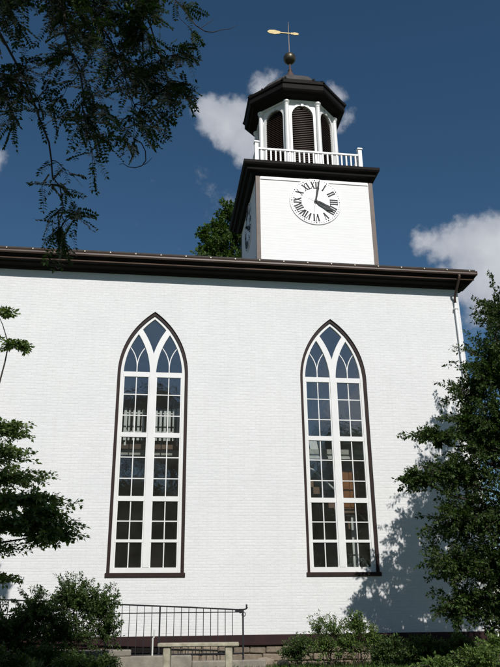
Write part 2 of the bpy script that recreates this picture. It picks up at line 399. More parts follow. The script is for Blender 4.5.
# ---- windows
def bar(m, x0, x1, z0, z1, y0, y1): m.box(x0, x1, y0, y1, z0, z1)
def arc_pts(cx, r, sgn, z0, z1, n=12):
    """arc about (cx, SP) between heights; sgn=+1 right half"""
    out = []
    for i in range(n+1):
        z = z0+(z1-z0)*i/n; out.append((cx+sgn*math.sqrt(max(0, r*r-(z-SP)**2)), z))
    return out
def make_window(x0):
    cas = MB(); a, b = arch(x0, 0.0), arch(x0, 0.085)
    cas.strip(b, a, 0.045, 0.35)
    casing = cas.build('window', M['casing'], church)
    s = MB(); s.bbox(x0-0.03, x0+2.03, -0.035, 0.30, -0.005, 0.10, 0.006)
    s.build('sill', M['casing'], casing)
    f = MB(); a, b = arch(x0, 0.0855), arch(x0, 0.165)
    a[0] = (a[0][0], 0.102); a[-1] = (a[-1][0], 0.102); b[0] = (b[0][0], 0.102); b[-1] = (b[-1][0], 0.102)
    f.strip(b, a, 0.085, 0.20)
    bar(f, x0+0.166, x0+1.834, 0.102, 0.235, 0.087, 0.20)
    # central mullion and the Y of the tracery
    cx = x0+1
    bar(f, cx-0.085, cx+0.085, 0.236, SP+0.05, 0.078, 0.20)
    for sg in (-1, 1):
        # arms: arcs with the main arch's own radius, springing from the mullion
        c = cx-sg*(-1)*RR*0 - sg*0
        cen = cx + sg*RR*(-1)          # centre to the other side: arm bends towards -sg... 
        rin, rout = RR-0.085, RR+0.085
        lim = SP+math.sqrt((RR-0.12)**2-((RR*2-1)/2+0.0)**2) if False else 6.93
        pin = arc_pts(cen, rin, sg, SP+0.051, lim-0.03); pout = arc_pts(cen, rout, sg, SP+0.051, lim+0.03)
        yy = 0.080 if sg < 0 else 0.083
        f.strip(pin, pout, yy, 0.196 if sg < 0 else 0.193)
    f.build('frame', M['white'], casing)
    # sashes: rails, stiles and glazing bars
    r = MB()
    for l0, l1 in ((x0+0.167, cx-0.086), (cx+0.086, x0+1.833)):
        mid = (l0+l1)/2
        for z0, z1 in ((SP-0.06, SP+0.085), (3.69, 3.82), (1.945, 2.075), (0.875, 0.945)):
            bar(r, l0, l1, z0, z1, 0.098, 0.186)
        for z0, z1 in ((0.2355, SP-0.0605),):
            bar(r, l0, l0+0.035, z0, z1, 0.104, 0.180); bar(r, l1-0.035, l1, z0, z1, 0.104, 0.180)
            bar(r, mid-0.013, mid+0.013, z0, z1, 0.120, 0.150)
        for z in (4.92, 4.31, 3.13, 2.55, 1.42): bar(r, l0+0.036, l1-0.036, z-0.013, z+0.013, 0.123, 0.153)
        # thin intersecting tracery in the lancet head
        bar(r, mid-0.013, mid+0.013, SP+0.086, SP+0.24, 0.120, 0.150)
        for sg in (-1, 1):
            pts = []
            for i in range(11):
                t = 0.78*i/10; rad = 0.95
                pts.append((mid+sg*rad*(1-math.cos(t)), SP+0.235+rad*math.sin(t)))
            r.strip([(x-0.013, z) for x, z in pts], [(x+0.013, z) for x, z in pts], 0.121+0.002*sg, 0.149)
    r.build('glazing_bars', M['white'], casing)
    gl = MB(); a = arch(x0, 0.12); n = len(a)
    gl.add([(x, 0.137, z) for x, z in a], [tuple(range(n))])
    gl.build('pane', M['glass'], casing)
    return casing
for x in WX: make_window(x)
for x in hidden_windows: make_window(x)

# ------------------------------------------------------------------ tower
TX, TW, TY = 4.47, 4.37, 2.62
TC = (6.53, TY+TW/2)
t = MB(); t.box(TX, TX+TW, TY, TY+TW, 9.2, 14.12); t.build('tower_wall', M['siding'], church)
# taupe corner boards (front pair shows, back pair too)
for (cx, cy) in ((TX, TY), (TX+TW, TY), (TX, TY+TW), (TX+TW, TY+TW)):
    sx = 1 if cx == TX else -1; sy = 1 if cy == TY else -1
    c = MB()
    xa, xb = sorted((cx-sx*0.022, cx+sx*0.130)); ya, yb = sorted((cy-sy*0.022, cy-sy*0.001)); c.box(xa, xb, ya, yb, 9.2, 14.10)
    xa, xb = sorted((cx-sx*0.022, cx-sx*0.001)); ya, yb = sorted((cy+sy*0.0, cy+sy*0.10)); c.box(xa, xb, ya, yb, 9.2, 14.10)
    c.build('corner_board', M['taupe'], church)
MB().box(TX+0.157, TX+TW-0.157, TY-0.03, TY-0.001, 13.98, 14.09).build('frieze_board', M['white'], church)
# cornice: square lathe with stepped profile
def square_ring(m, cx, cy, prof):
    m.lathe(cx, cy, [(r*math.sqrt(2), z) for r, z in prof], 4, math.pi/4)
h = TW/2
c = MB(); square_ring(c, TC[0]+0.0, TC[1], [(h+0.02, 14.10), (h+0.06, 14.14), (h+0.09, 14.22), (h+0.22, 14.26), (h+0.24, 14.36), (h+0.33, 14.40), (h+0.37, 14.46), (h+0.37, 14.57), (h+0.30, 14.60)])
c.build('tower_cornice', M['black'], church)
MB().box(TC[0]-h-0.25, TC[0]+h+0.25, TC[1]-h-0.25, TC[1]+h+0.25, 14.602, 14.63).build('tower_deck', M['lead'], church)
# balustrade
B = 2.0; ZD = 14.63
rail = MB()
for a, sgn in (('x', -1), ('x', 1), ('y', -1), ('y', 1)):
    for z0, z1, hw in ((15.40, 15.47, 0.045), (14.72, 14.78, 0.03)):
        if a == 'x': rail.box(TC[0]-B+0.075, TC[0]+B-0.075, TC[1]+sgn*B-hw, TC[1]+sgn*B+hw, z0, z1)
        else: rail.box(TC[0]+sgn*B-hw, TC[0]+sgn*B+hw, TC[1]-B+0.075, TC[1]+B-0.075, z0, z1)
balus = rail.build('balustrade', M['white'], church)
for sx in (-1, 1):
    for sy in (-1, 1):
        X, Y = TC[0]+sx*B, TC[1]+sy*B
        MB().box(X-0.07, X+0.07, Y-0.07, Y+0.07, ZD, 15.68).box(X-0.10, X+0.10, Y-0.10, Y+0.10, 15.681, 15.72).box(X-0.08, X+0.08, Y-0.08, Y+0.08, 15.721, 15.75).build('post', M['white'], balus)
NB = 21
b0 = None
for k in range(NB):
    f = -B+2*B*(k+1)/(NB+1)
    for (ox, oy) in ((f, -B), (f, B), (-B, f), (B, f)):
        if b0 is None:
            b0 = MB().box(TC[0]+ox-0.027, TC[0]+ox+0.027, TC[1]+oy-0.027, TC[1]+oy+0.027, 14.781, 15.399).build('baluster', M['white'], balus); base = (ox, oy)
        else: copy_obj(b0, balus, (ox-base[0], oy-base[1], 0))

# ---- clocks
def stroke(m, p, q, w, F, d0, d1):
    """bar from p to q in clock plane (u right, v up) of width w; F maps (u, v, depth)->world"""
    p = Vector(p); q = Vector(q); d = (q-p).normalized(); n = Vector((-d.y, d.x))*w/2
    c = [p-n, q-n, q+n, p+n]
    vs = [F(a.x, a.y, d0) for a in c]+[F(a.x, a.y, d1) for a in c]
    m.add(vs, [(0,1,2,3),(7,6,5,4),(0,4,5,1),(1,5,6,2),(2,6,7,3),(3,7,4,0)])
def make_clock(F, name='clock_face'):
    RC = 0.97
    m = MB(); n = 64
    vs = []
    for r, d in ((RC, 0.0), (RC, 0.018), (RC-0.01, 0.028), (RC-0.03, 0.030), (RC-0.035, 0.030)):
        for j in range(n): t = 2*math.pi*j/n; vs.append(F(r*math.cos(t), r*math.sin(t), d))
    fs = [(i*n+j, i*n+(j+1) % n, (i+1)*n+(j+1) % n, (i+1)*n+j) for i in range(4) for j in range(n)]
    fs.append(tuple(4*n+j for j in range(n)))
    m.add(vs, fs); nface = len(m.f); k = m
    for j in range(60):
        t = 2*math.pi*j/60; r0, r1 = (0.880, 0.910) if j % 5 else (0.865, 0.915)
        stroke(k, (r0*math.sin(t), r0*math.cos(t)), (r1*math.sin(t), r1*math.cos(t)), 0.022 if j % 5 else 0.042, F, 0.0305, 0.036)
    face = m.build(name, M['clockwhite'], church); face.data.materials.append(M['clockblack'])
    for p_ in face.data.polygons[nface:]: p_.material_index = 1
    nums = ['XII', 'I', 'II', 'III', 'IIII', 'V', 'VI', 'VII', 'VIII', 'IX', 'X', 'XI']
    wd = {'I': 0.086, 'V': 0.170, 'X': 0.170}
    for h_, s in enumerate(nums):
        k = MB(); t = 2*math.pi*h_/12; ca, sa = math.cos(t), math.sin(t)
        tot = sum(wd[c] for c in s); x = -tot/2; r0, r1 = 0.54, 0.82
        def P(u, v): return (u*ca+v*sa, -u*sa+v*ca)       # u tangential (clockwise), v radial
        def st(a, b, w): stroke(k, P(*a), P(*b), w, F, 0.031, 0.037)
        for c in s:
            w_ = wd[c]; m_ = x+w_/2
            if c == 'I':
                st((m_, r0), (m_, r1), 0.056)
                for r in (r0, r1): st((m_-0.034, r), (m_+0.034, r), 0.020)
            elif c == 'V':
                st((x+0.03, r1), (m_, r0), 0.056); st((x+w_-0.03, r1), (m_, r0), 0.024)
                for q in (x+0.03, x+w_-0.03): st((q-0.032, r1), (q+0.032, r1), 0.020)
            else:
                st((x+0.03, r1), (x+w_-0.03, r0), 0.056); st((x+w_-0.03, r1), (x+0.03, r0), 0.024)
                for q in (x+0.03, x+w_-0.03):
                    for r in (r0, r1): st((q-0.03, r), (q+0.03, r), 0.020)
            x += w_
        k.build('numeral', M['clockblack'], face)
    # hands
    def hand(name, ang, outline, hole, d0, d1, tail, mat):
        k = MB(); ca, sa = math.cos(ang), math.sin(ang)
        def G(u, v, d): return F(u*ca+v*sa, -u*sa+v*ca, d)
        if hole:
            n = len(outline); vs = []
            for (a, b) in zip(outline, hole): vs += [G(a[0], a[1], d0), G(b[0], b[1], d0), G(b[0], b[1], d1), G(a[0], a[1], d1)]
            fs = []
            for i in range(n):
                j = (i+1) % n
                for q in range(4): fs.append((i*4+q, i*4+(q+1) % 4, j*4+(q+1) % 4, j*4+q))
            k.add(vs, fs)
        else:
            n = len(outline); k.add([G(a[0], a[1], d0) for a in outline]+[G(a[0], a[1], d1) for a in outline],
                  [tuple(range(n)), tuple(range(n, 2*n))[::-1]]+[(i, (i+1) % n, n+(i+1) % n, n+i) for i in range(n)])
        return k, G
    ho, _ = hand('hour_hand', math.radians(121.5), [(-0.04, 0.03), (-0.085, 0.16), (-0.095, 0.40), (-0.11, 0.50), (-0.04, 0.66), (0, 0.74), (0.04, 0.66), (0.11, 0.50), (0.095, 0.40), (0.085, 0.16), (0.04, 0.03)],
         [(-0.01, 0.10), (-0.022, 0.20), (-0.03, 0.40), (-0.03, 0.43), (-0.01, 0.45), (0, 0.455), (0.01, 0.45), (0.03, 0.43), (0.03, 0.40), (0.022, 0.20), (0.01, 0.10)], 0.06, 0.068, None, None)
    ho.build('hour_hand', M['clockblack'], face)
    mi, _ = hand('minute_hand', math.radians(10.5), [(-0.028, -0.03), (-0.038, 0.30), (-0.045, 0.50), (-0.02, 0.84), (0.0, 0.93), (0.02, 0.84), (0.045, 0.50), (0.038, 0.30), (0.028, -0.03)], None, 0.08, 0.088, None, None)
    mi.build('minute_hand', M['clockblack'], face)
    hb = MB(); n = 16; vs = [F(0.055*math.cos(2*math.pi*j/n), 0.055*math.sin(2*math.pi*j/n), d) for d in (0.031, 0.10) for j in range(n)]
    hb.add(vs, [(j, (j+1) % n, n+(j+1) % n, n+j) for j in range(n)]+[tuple(range(n, 2*n))]); hb.build('hub', M['clockblack'], face)
    cw = MB()
    for ang, L in ((121.5+180, 0.30), (190.5, 0.46)):
        a = math.radians(ang); stroke(cw, (0.05*math.sin(a), 0.05*math.cos(a)), (L*math.sin(a), L*math.cos(a)), 0.013, F, 0.07, 0.075)
    cw.build('counterweight', M['rod'], face)
CZ = 13.16; CXX = 6.655
make_clock(lambda u, v, d: (CXX+u, TY-0.002-d, CZ+v))
make_clock(lambda u, v, d: (TX-0.002-d, TY+TW/2-u, CZ+v))

# ---- octagonal cupola
CX, CY = 6.47, TC[1]
AP = 1.48; oct_rot = math.pi/8; cr = AP/math.cos(math.pi/8)
Z0, Z1 = ZD, 18.22
def octp(r_ap, k): 
    a = oct_rot+k*math.pi/4; r = r_ap/math.cos(math.pi/8); return Vector((CX+r*math.cos(a), CY+r*math.sin(a), 0))
cup = MB(); cup.lathe(CX, CY, [(x/math.cos(math.pi/8), z) for x, z in ((AP+0.10, ZD), (AP+0.10, 14.95), (AP+0.02, 15.0))], 8, oct_rot)
cupola = cup.build('cupola', M['white'], church)
for k in range(8):
    A, Bv = octp(AP, k), octp(AP, k+1); U = (Bv-A).normalized(); L = (Bv-A).length
    N = Vector((U.y, -U.x, 0)); mid = (A+Bv)/2
    def F(u, v, d): return mid+U*u+Vector((0, 0, v))+N*d
    hw = 0.43; zs, zb = 17.48, 15.02       # opening: half width, spring, bottom
    op = [(-hw, zb)]+[(-hw*math.cos(math.pi*i/16), zs+hw*1.18*math.sin(math.pi*i/16)) for i in range(17)]+[(hw, zb)]
    outer = [(-L/2+0.02, 15.0), (L/2-0.02, 15.0), (L/2-0.02, Z1), (-L/2+0.02, Z1)]
    P = [[Vector((x, z, 0)) for x, z in outer], [Vector((x, z, 0)) for x, z in op]]
    tr = tessellate_polygon(P); allp = P[0]+P[1]
    m = MB(); m.add([F(p.x, p.y, 0) for p in allp], tr); m.add([F(p.x, p.y, -0.12) for p in allp], tr)
    n = len(op); m.add([F(x, z, 0) for x, z in op]+[F(x, z, -0.12) for x, z in op], [(i, (i+1) % n, n+(i+1) % n, n+i) for i in range(n)])
    m.build('panel', M['white'], cupola)
    # raised arch trim with a keystone
    m = MB(); o2 = [(x*(1+0.075/hw), z if i in (0, len(op)-1) else (z if z <= zs else zs+(z-zs)*1.16)) for i, (x, z) in enumerate(op)]
    vs = []
    for a, b in zip(op, o2): vs += [F(a[0], a[1], 0.035), F(b[0], b[1], 0.035), F(b[0], b[1], 0.001), F(a[0], a[1], 0.001)]
    fs = [(i*4+q, i*4+(q+1) % 4, (i+1)*4+(q+1) % 4, (i+1)*4+q) for i in range(n-1) for q in range(4)]
    m.add(vs, fs)
    for (u0, u1, v0, v1, d0, d1) in ((-0.05, 0.05, 17.93, 18.08, 0.036, 0.07),):
        m.add([F(u, v, d) for u in (u0, u1) for v in (v0, v1) for d in (d0, d1)], [(0,1,3,2),(4,6,7,5),(0,4,5,1),(2,3,7,6),(0,2,6,4),(1,5,7,3)])
    m.build('arch_trim', M['white'], cupola)
    # louvers: real tilted slats inside the opening
    m = MB(); z = zb+0.03
    while z < zs+hw*1.18-0.03:
        ww = hw if z < zs else hw*math.sqrt(max(0.0, 1-((z-zs)/(hw*1.18))**2))
        if ww > 0.05:
            q = [F(-ww, z, -0.03), F(ww, z, -0.03), F(ww, z+0.085, -0.11), F(-ww, z+0.085, -0.11), F(-ww, z+0.014, -0.03), F(ww, z+0.014, -0.03), F(ww, z+0.099, -0.11), F(-ww, z+0.099, -0.11)]
            m.add(q, [(0,1,2,3),(7,6,5,4),(0,4,5,1),(1,5,6,2),(2,6,7,3),(3,7,4,0)])
        z += 0.088
    m.build('louver', M['louver'], cupola)
    m = MB(); m.add([F(x, z, -0.125) for x, z in op], [tuple(range(len(op)))]); m.build('louver_backing', M['black'], cupola)
    # engaged column on the corner
    c = octp(AP+0.045, k)
    m = MB(); m.lathe(c.x, c.y, [(0.16, ZD), (0.16, 14.98), (0.13, 15.0), (0.13, 15.06), (0.105, 15.1), (0.10, 16.0), (0.088, 17.92), (0.10, 17.94), (0.088, 17.96), (0.088, 18.0), (0.125, 18.06), (0.135, 18.07), (0.135, 18.13)], 14)
    m.build('column', M['white'], cupola, False)
c8 = 1/math.cos(math.pi/8)
MB().lathe(CX, CY, [(x*c8, z) for x, z in ((AP+0.05, 18.131), (AP+0.05, 18.22), (AP, 18.23))], 8, oct_rot).build('architrave', M['white'], cupola)
# roof: deep black octagonal eave, steep black skirt, grey cap
CXr = 6.44
rf = MB(); rf.lathe(CXr, CY, [(x*c8, z) for x, z in ((AP-0.05, 18.235), (1.58, 18.25), (1.80, 18.29), (1.85, 18.33), (1.93, 18.35), (1.98, 18.42), (1.98, 18.62), (2.03, 18.66), (2.03, 18.78), (1.96, 18.80), (1.80, 18.90), (1.42, 19.22), (1.40, 19.38), (1.34, 19.42))], 8, oct_rot)
cr_ = rf.build('cupola_roof', M['black'], church)
for k in range(8):                    # lead rolls at the hips of the eave (the small ears in the silhouette)
    a = oct_rot+k*math.pi/4; ca, sa = math.cos(a), math.sin(a)
    pts = [(CXr+r*c8*ca, CY+r*c8*sa, z) for r, z in ((2.03, 18.70), (1.97, 18.84), (1.80, 18.94), (1.43, 19.27), (1.41, 19.42))]
    MB().tube(pts, 0.05, 6).build('hip_roll', M['black'], cr_)
CXt = 6.42
cap = MB(); cap.lathe(CXt, CY, [(x*c8, z) for x, z in ((1.33, 19.421), (1.31, 19.52), (1.12, 19.80), (0.80, 20.10), (0.48, 20.32), (0.32, 20.42))], 8, oct_rot)
cap.build('roof_cap', M['lead'], church)
CXb = 6.36
fi = MB(); fi.lathe(CXb, CY, [(0.36, 20.38), (0.36, 20.46), (0.28, 20.50), (0.22, 20.60), (0.18, 20.75), (0.11, 20.88), (0.07, 20.98), (0.09, 21.0), (0.09, 21.03), (0.045, 21.06), (0.035, 21.42)], 16)
fi.build('finial', M['copper'], church, True)
ba = MB(); ba.lathe(CXb, CY, [(0.27*math.sin(math.pi*i/16)+0.001, 21.67-0.27*math.cos(math.pi*i/16)) for i in range(17)], 24)
ba.build('ball', M['ball'], church, True)
ro = MB(); ro.tube([(CXb, CY, 21.9), (CXb-0.0, CY, 23.5), (CXb, CY, 23.75)], [0.022, 0.016, 0.006], 8)
vane = ro.build('weathervane', M['rod'], church)
vz = 23.08
tail = [(-0.95, 0.02), (-0.86, 0.09), (-0.62, 0.115), (-0.50, 0.085), (-0.42, 0.075), (-0.36, 0.025), (0.10, 0.022), (0.12, 0.05), (0.18, 0.045), (0.26, 0.075), (0.40, 0.055), (0.46, 0.01)]
poly = tail+[(x, -z+0.0) for x, z in reversed(tail)]
MB().extrude([(CXb+x, vz+z) for x, z in poly], 'y', CY-0.018, CY+0.018).build('arrow', M['gold'], vane)

# ------------------------------------------------------------------ inside the church
MB().box(XL+0.36, XR-0.36, 0.36, YB-0.36, -1.2, -1.0).build('floor', M['floor'], church)
MB().box(XL+0.36, XR-0.36, 0.36, YB-0.36, 8.3, 8.4).build('ceiling', M['plaster'], church)
MB().box(XL+0.36, XR-0.36, 7.2, 7.3, -0.99, 8.29).build('inner_wall', M['plaster'], church)
gal = MB(); gal.box(XL+0.4, XR-0.4, 1.12, 7.1, 3.40, 3.66); gallery = gal.build('gallery', M['plaster'], church)
MB().box(XL+0.4, 4.2, 1.06, 1.118, 3.56, 3.70).build('gallery_edge', M['tan'], gallery)
MB().box(4.2, XR-0.4, 1.06, 1.118, 3.36, 3.43).build('gallery_edge', M['pvc'], gallery)
scr = empty('slatted_screen', (1.0, 1.0, 3.73), 'white slatted screen standing on the gallery behind the left window', 'screen')
MB().box(0.20, 1.84, 1.03, 1.055, 4.03, 4.08).box(0.20, 1.84, 1.03, 1.055, 4.60, 4.64).build('rail', M['white'], scr)
for i in range(13):
    x = 0.25+i*0.128; MB().box(x-0.036, x+0.036, 1.0, 1.028, 3.80, 4.77-0.05*math.sin(math.pi*i/12)).build('slat', M['white'], scr)
MB().box(0.24, 0.30, 1.056, 1.10, 3.662, 4.7).box(1.74, 1.80, 1.056, 1.10, 3.662, 4.7).build('post', M['white'], scr)
cab = empty('wooden_cupboard', (7.0, 1.9, 1.9), 'orange brown wooden cupboard seen through the right window', 'cupboard')
MB().bbox(6.50, 7.16, 1.0, 1.35, 1.9, 3.02, 0.01).build('carcass', M['wood'], cab)
MB().bbox(6.52, 6.82, 0.975, 0.999, 1.94, 2.98, 0.008).build('door', M['wood'], cab)
MB().bbox(6.84, 7.14, 0.975, 0.999, 1.94, 2.98, 0.008).build('door', M['wood'], cab)
MB().box(6.4, 7.3, 0.96, 1.5, 1.78, 1.895).build('plinth', M['floor'], cab)
st = empty('inner_staircase', (6.3, 1.5, -1.0), 'inner staircase with a pale handrail behind the right window', 'staircase')
g = MB()
for i in range(14):
    x = 5.6+i*0.2; z = 2.75-i*0.2; g.box(x, x+0.21, 1.2, 1.9 if i < 4 else 1.58, z-0.2, z)
g.build('steps', M['floor'], st)
MB().tube([(5.3, 1.15, 3.25), (5.8, 1.15, 3.05), (6.4, 1.15, 2.5), (8.2, 1.15, 0.7)], 0.03, 8).build('handrail', M['pvc'], st)
MB().box(6.86, 6.99, 1.10, 1.17, -0.99, 1.75).build('newel_post', M['white'], st)
bk = empty('folded_banner', (6.0, 1.2, 3.66), 'folded white banner leaning on the gallery behind the right window', 'banner')
MB().extrude([(5.75, 3.66), (6.0, 3.66), (5.92, 4.05), (5.70, 4.0)], 'y', 1.14, 1.17).extrude([(6.03, 3.66), (6.22, 3.66), (6.18, 4.1), (5.98, 4.05)], 'y', 1.15, 1.19).build('cloth', M['white'], bk)

# ------------------------------------------------------------------ ground
def gz(x, y): 
    if y > -3: return GZ
    return GZ-0.35*min(1.0, (-3-y)/14)
n = 60; xs = [-300+600*i/n for i in range(n+1)]
xs = sorted(set([-400, -200, -100, -60, -40, -30, -20]+[-14+i*0.7 for i in range(41)]+[20, 30, 40, 60, 100, 200, 400]))
ys = sorted(set([-400, -200, -100, -60, -40]+[-30+0.7*i for i in range(50)]+[20, 40, 80, 150, 300, 600]))
rg = random.Random(9)
vs = [(x, y, gz(x, y)+(rg.uniform(-0.03, 0.03) if (-14 < x < 14 and -30 < y < -0.6) else 0)) for y in ys for x in xs]
fs = [(j*len(xs)+i, j*len(xs)+i+1, (j+1)*len(xs)+i+1, (j+1)*len(xs)+i) for j in range(len(ys)-1) for i in range(len(xs)-1)]
tag(link_mesh('ground', vs, fs, M['ground'], None, True), kind='structure')

# ------------------------------------------------------------------ foliage
class Leaves:
    def __init__(s, seed): s.r = np.random.default_rng(seed); s.V = []; 
    def add(s, pos, axis, nrm, L, W, fold=0.15, droop=0.1):
        axis = axis/np.linalg.norm(axis, axis=1, keepdims=True)
        side = np.cross(axis, nrm); side /= (np.linalg.norm(side, axis=1, keepdims=True)+1e-9)
        up = np.cross(side, axis)
        L = np.asarray(L).reshape(-1, 1); W = np.asarray(W).reshape(-1, 1)
        mid = pos+axis*L*0.45
        a = mid+side*W/2+up*fold*W; b = mid-side*W/2+up*fold*W
        tip = pos+axis*L-up*droop*L
        s.V.append(np.stack([pos, a, tip, b], 1))
    def build(s, name, mat, parent=None):
        V = np.concatenate(s.V).astype(np.float32); n = len(V)
        me = bpy.data.meshes.new(name); me.vertices.add(n*4); me.vertices.foreach_set('co', V.reshape(-1))
        base = (np.arange(n)*4)[:, None]
        tri = np.concatenate([base+np.array([[0, 1, 2]]), base+np.array([[0, 2, 3]])], 1).reshape(-1)
        me.loops.add(n*6); me.loops.foreach_set('vertex_index', tri.astype(np.int32))
        me.polygons.add(n*2); me.polygons.foreach_set('loop_start', (np.arange(n*2)*3).astype(np.int32))
        me.polygons.foreach_set('loop_total', np.full(n*2, 3, np.int32))
        me.update(calc_edges=True); me.materials.append(mat)
        o = bpy.data.objects.new(name, me); COL.objects.link(o)
        if parent is not None:
            o.parent = parent; o.location = -parent.location
        return o

def curve(p, q, sag, k=6, rnd=None, jit=0.0):
    p, q = Vector(p), Vector(q); out = []
    for i in range(k+1):
        t = i/k; a = p.lerp(q, t)+Vector((0, 0, sag*4*t*(1-t)))
        if rnd and 0 < i < k: a += Vector((rnd.uniform(-jit, jit), rnd.uniform(-jit, jit), rnd.uniform(-jit, jit)))
        out.append(a)
    return out

def lobe_foliage(lv, tw, rnd, c, r, ntw, per, L, flat=0.0, hang=0.0, start=0.2, upright=0.0, twr=0.006, spread=1.0, reach=(0.55, 1.12)):
    """twigs radiating from a lobe's centre, leaves along each"""
    c = Vector(c); g = lv.r
    P = []; A = []
    for _ in range(ntw):
        d = Vector((rnd.gauss(0, 1), rnd.gauss(0, 1), rnd.gauss(0, 1))).normalized()
        d = (d+Vector((0, 0, upright))).normalized()
        f = rnd.uniform(*reach)
        e = c+Vector((d.x*r[0], d.y*r[1], d.z*r[2]))*f - Vector((0, 0, hang*rnd.random()))
        s0 = c+Vector((d.x*r[0], d.y*r[1], d.z*r[2]))*start*rnd.random()
        pts = curve(s0, e, 0.06*(e-s0).length, 4, rnd, 0.05*(e-s0).length)
        if tw is not None: tw.tube(pts, [twr*1.6, twr*1.3, twr, twr*0.8, twr*0.4], 3, False)
        arr = np.array([tuple(p) for p in pts]); m = max(2, int(per*rnd.uniform(0.7, 1.3)))
        t = g.random(m)**0.75*(len(pts)-1)*0.999; i = t.astype(int); fr = (t-i)[:, None]
        pos = arr[i]*(1-fr)+arr[i+1]*fr
        dirv = (arr[-1]-arr[0]); dirv /= np.linalg.norm(dirv)+1e-9
        P.append(pos); A.append(np.repeat(dirv[None], m, 0))
    P = np.concatenate(P); A = np.concatenate(A); n = len(P)
    rd = g.normal(size=(n, 3)); rd /= np.linalg.norm(rd, axis=1, keepdims=True)
    P = P+rd*L*0.35*spread
    ax = A*0.6+rd*1.0; ax[:, 2] -= 0.15+hang; ax[:, 2] *= (1-flat)
    nm = g.normal(size=(n, 3))*(0.75-0.45*flat); nm[:, 2] += 0.9
    ll = L*g.uniform(0.6, 1.25, n)
    lv.add(P, ax, nm, ll, ll*g.uniform(0.48, 0.70, n))

def tree(name, base, label, cat, lobes, trunk_top, tr, leaf, L, per, seed, group=None, flat=0.0, hang=0.0, upright=0.0, twr=0.006, reach=(0.55, 1.12), lean=0.1):
    rnd = random.Random(seed); root = empty(name, base, label, cat, group)
    tm = MB(); b = Vector(base); tt = Vector(trunk_top)
    tp = curve(b-Vector((0, 0, 0.3)), tt, 0, 7, rnd, lean); tm.tube(tp, [tr*(1.25 if i == 0 else 1-0.10*i) for i in range(8)], 10)
    lv = Leaves(seed); tw = MB()
    for (c, r, ntw) in lobes:
        # limb leaves the trunk somewhat below the lobe
        c = Vector(c); zt = min(max(c.z-0.4*(Vector((c.x, c.y, 0))-Vector((tt.x, tt.y, 0))).length-0.3, b.z+0.35*(tt.z-b.z)), tt.z)
        f = (zt-b.z)/(tt.z-b.z+1e-6); i = min(6, int(f*7)); s0 = tp[i].lerp(tp[i+1], f*7-i)
        lr = max(0.35*tr*(0.5+0.5*min(1, ntw/60)), 0.012)
        tm.tube(curve(s0, c, 0.08*(c-s0).length, 5, rnd, 0.05*(c-s0).length), [lr, lr*0.85, lr*0.7, lr*0.55, lr*0.42, lr*0.3], 6)
        lobe_foliage(lv, tw, rnd, c, r, ntw, per, L, flat, hang, 0.2, upright, twr, reach=reach)
    tm.build('trunk', M['bark'], root, True)
    tw.build('branches', M['bark'], root)
    lv.build('crown', leaf, root)
    return root

# --- small-leaved tree at the right corner of the church
rl = [((9.6, -3.6, 5.0), (1.15, 1.1, 1.0), 60), ((8.8, -3.8, 4.1), (0.85, 0.8, 0.6), 26), ((10.3, -4.2, 5.4), (1.2, 1.1, 1.2), 55),
      ((7.85, -3.8, 3.0), (0.95, 0.6, 0.36), 24), ((9.3, -4.1, 3.3), (1.1, 1.1, 0.9), 70), ((8.25, -3.9, 2.1), (1.2, 0.8, 0.55), 54),
      ((9.9, -4.3, 2.3), (1.3, 1.2, 1.2), 80), ((8.7, -3.8, 3.35), (0.75, 0.6, 0.45), 34), ((8.9, -4.0, 2.75), (0.8, 0.7, 0.5), 40), ((9.3, -4.0, 4.5), (0.8, 0.7, 0.6), 34), ((8.35, -3.7, 1.1), (1.1, 0.9, 0.75), 66), ((9.2, -4.2, 1.1), (1.2, 1.1, 1.0), 80),
      ((7.95, -3.7, 0.1), (0.85, 0.8, 0.6), 44), ((8.9, -4.0, 0.0), (1.1, 1.0, 0.8), 80), ((9.9, -4.4, 0.2), (1.2, 1.1, 1.1), 80),
      ((8.1, -3.6, -0.8), (0.8, 0.7, 0.55), 44), ((9.1, -3.8, -1.0), (1.0, 0.9, 0.6), 66), ((7.3, -3.7, 2.0), (0.6, 0.5, 0.28), 18),
      ((10.6, -4.2, 3.9), (1.2, 1.2, 1.2), 60), ((10.2, -3.4, 6.6), (0.9, 0.9, 0.9), 36)]
rl = [((c[0], c[1]+0.35, c[2]), r_, int(n_*1.65)) for c, r_, n_ in rl]
tree('spreading_tree', (9.6, -3.5, GZ-0.02), 'dark small-leaved tree at the right corner of the white wall', 'tree', rl, (9.7, -3.6, 4.0), 0.17, M['leafA'], 0.082, 58, 11, hang=0.04, reach=(0.45, 1.25))

# --- dogwood with flat layers at the left edge
dl = [((-2.0, -5.6, 2.45), (0.85, 0.8, 0.20), 46), ((-2.3, -5.4, 2.0), (1.35, 0.9, 0.20), 60), ((-1.9, -5.5, 1.55), (1.25, 0.9, 0.20), 66),
      ((-1.6, -5.6, 1.10), (1.35, 0.9, 0.20), 70), ((-1.35, -5.7, 0.66), (1.35, 0.9, 0.20), 76), ((-2.2, -5.6, 0.25), (1.2, 0.9, 0.18), 46),
      ((-2.2, -5.3, -0.25), (1.0, 0.8, 0.16), 34), ((-3.2, -5.4, 3.2), (1.1, 1.0, 0.25), 40), ((-3.3, -5.6, 1.3), (1.4, 1.1, 0.4), 60), ((-3.2, -5.6, 2.2), (1.2, 1.1, 0.4), 50),
      ((-3.3, -5.5, 0.2), (1.3, 1.1, 0.4), 50), ((-0.75, -5.8, 0.42), (0.7, 0.6, 0.12), 26), ((-0.9, -5.8, 0.86), (0.6, 0.6, 0.12), 22),
      ((-1.85, -5.4, 4.30), (0.42, 0.4, 0.16), 11), ((-2.2, -5.5, 4.95), (0.35, 0.4, 0.16), 9), ((-3.0, -5.4, 4.3), (0.8, 0.7, 0.3), 30)]
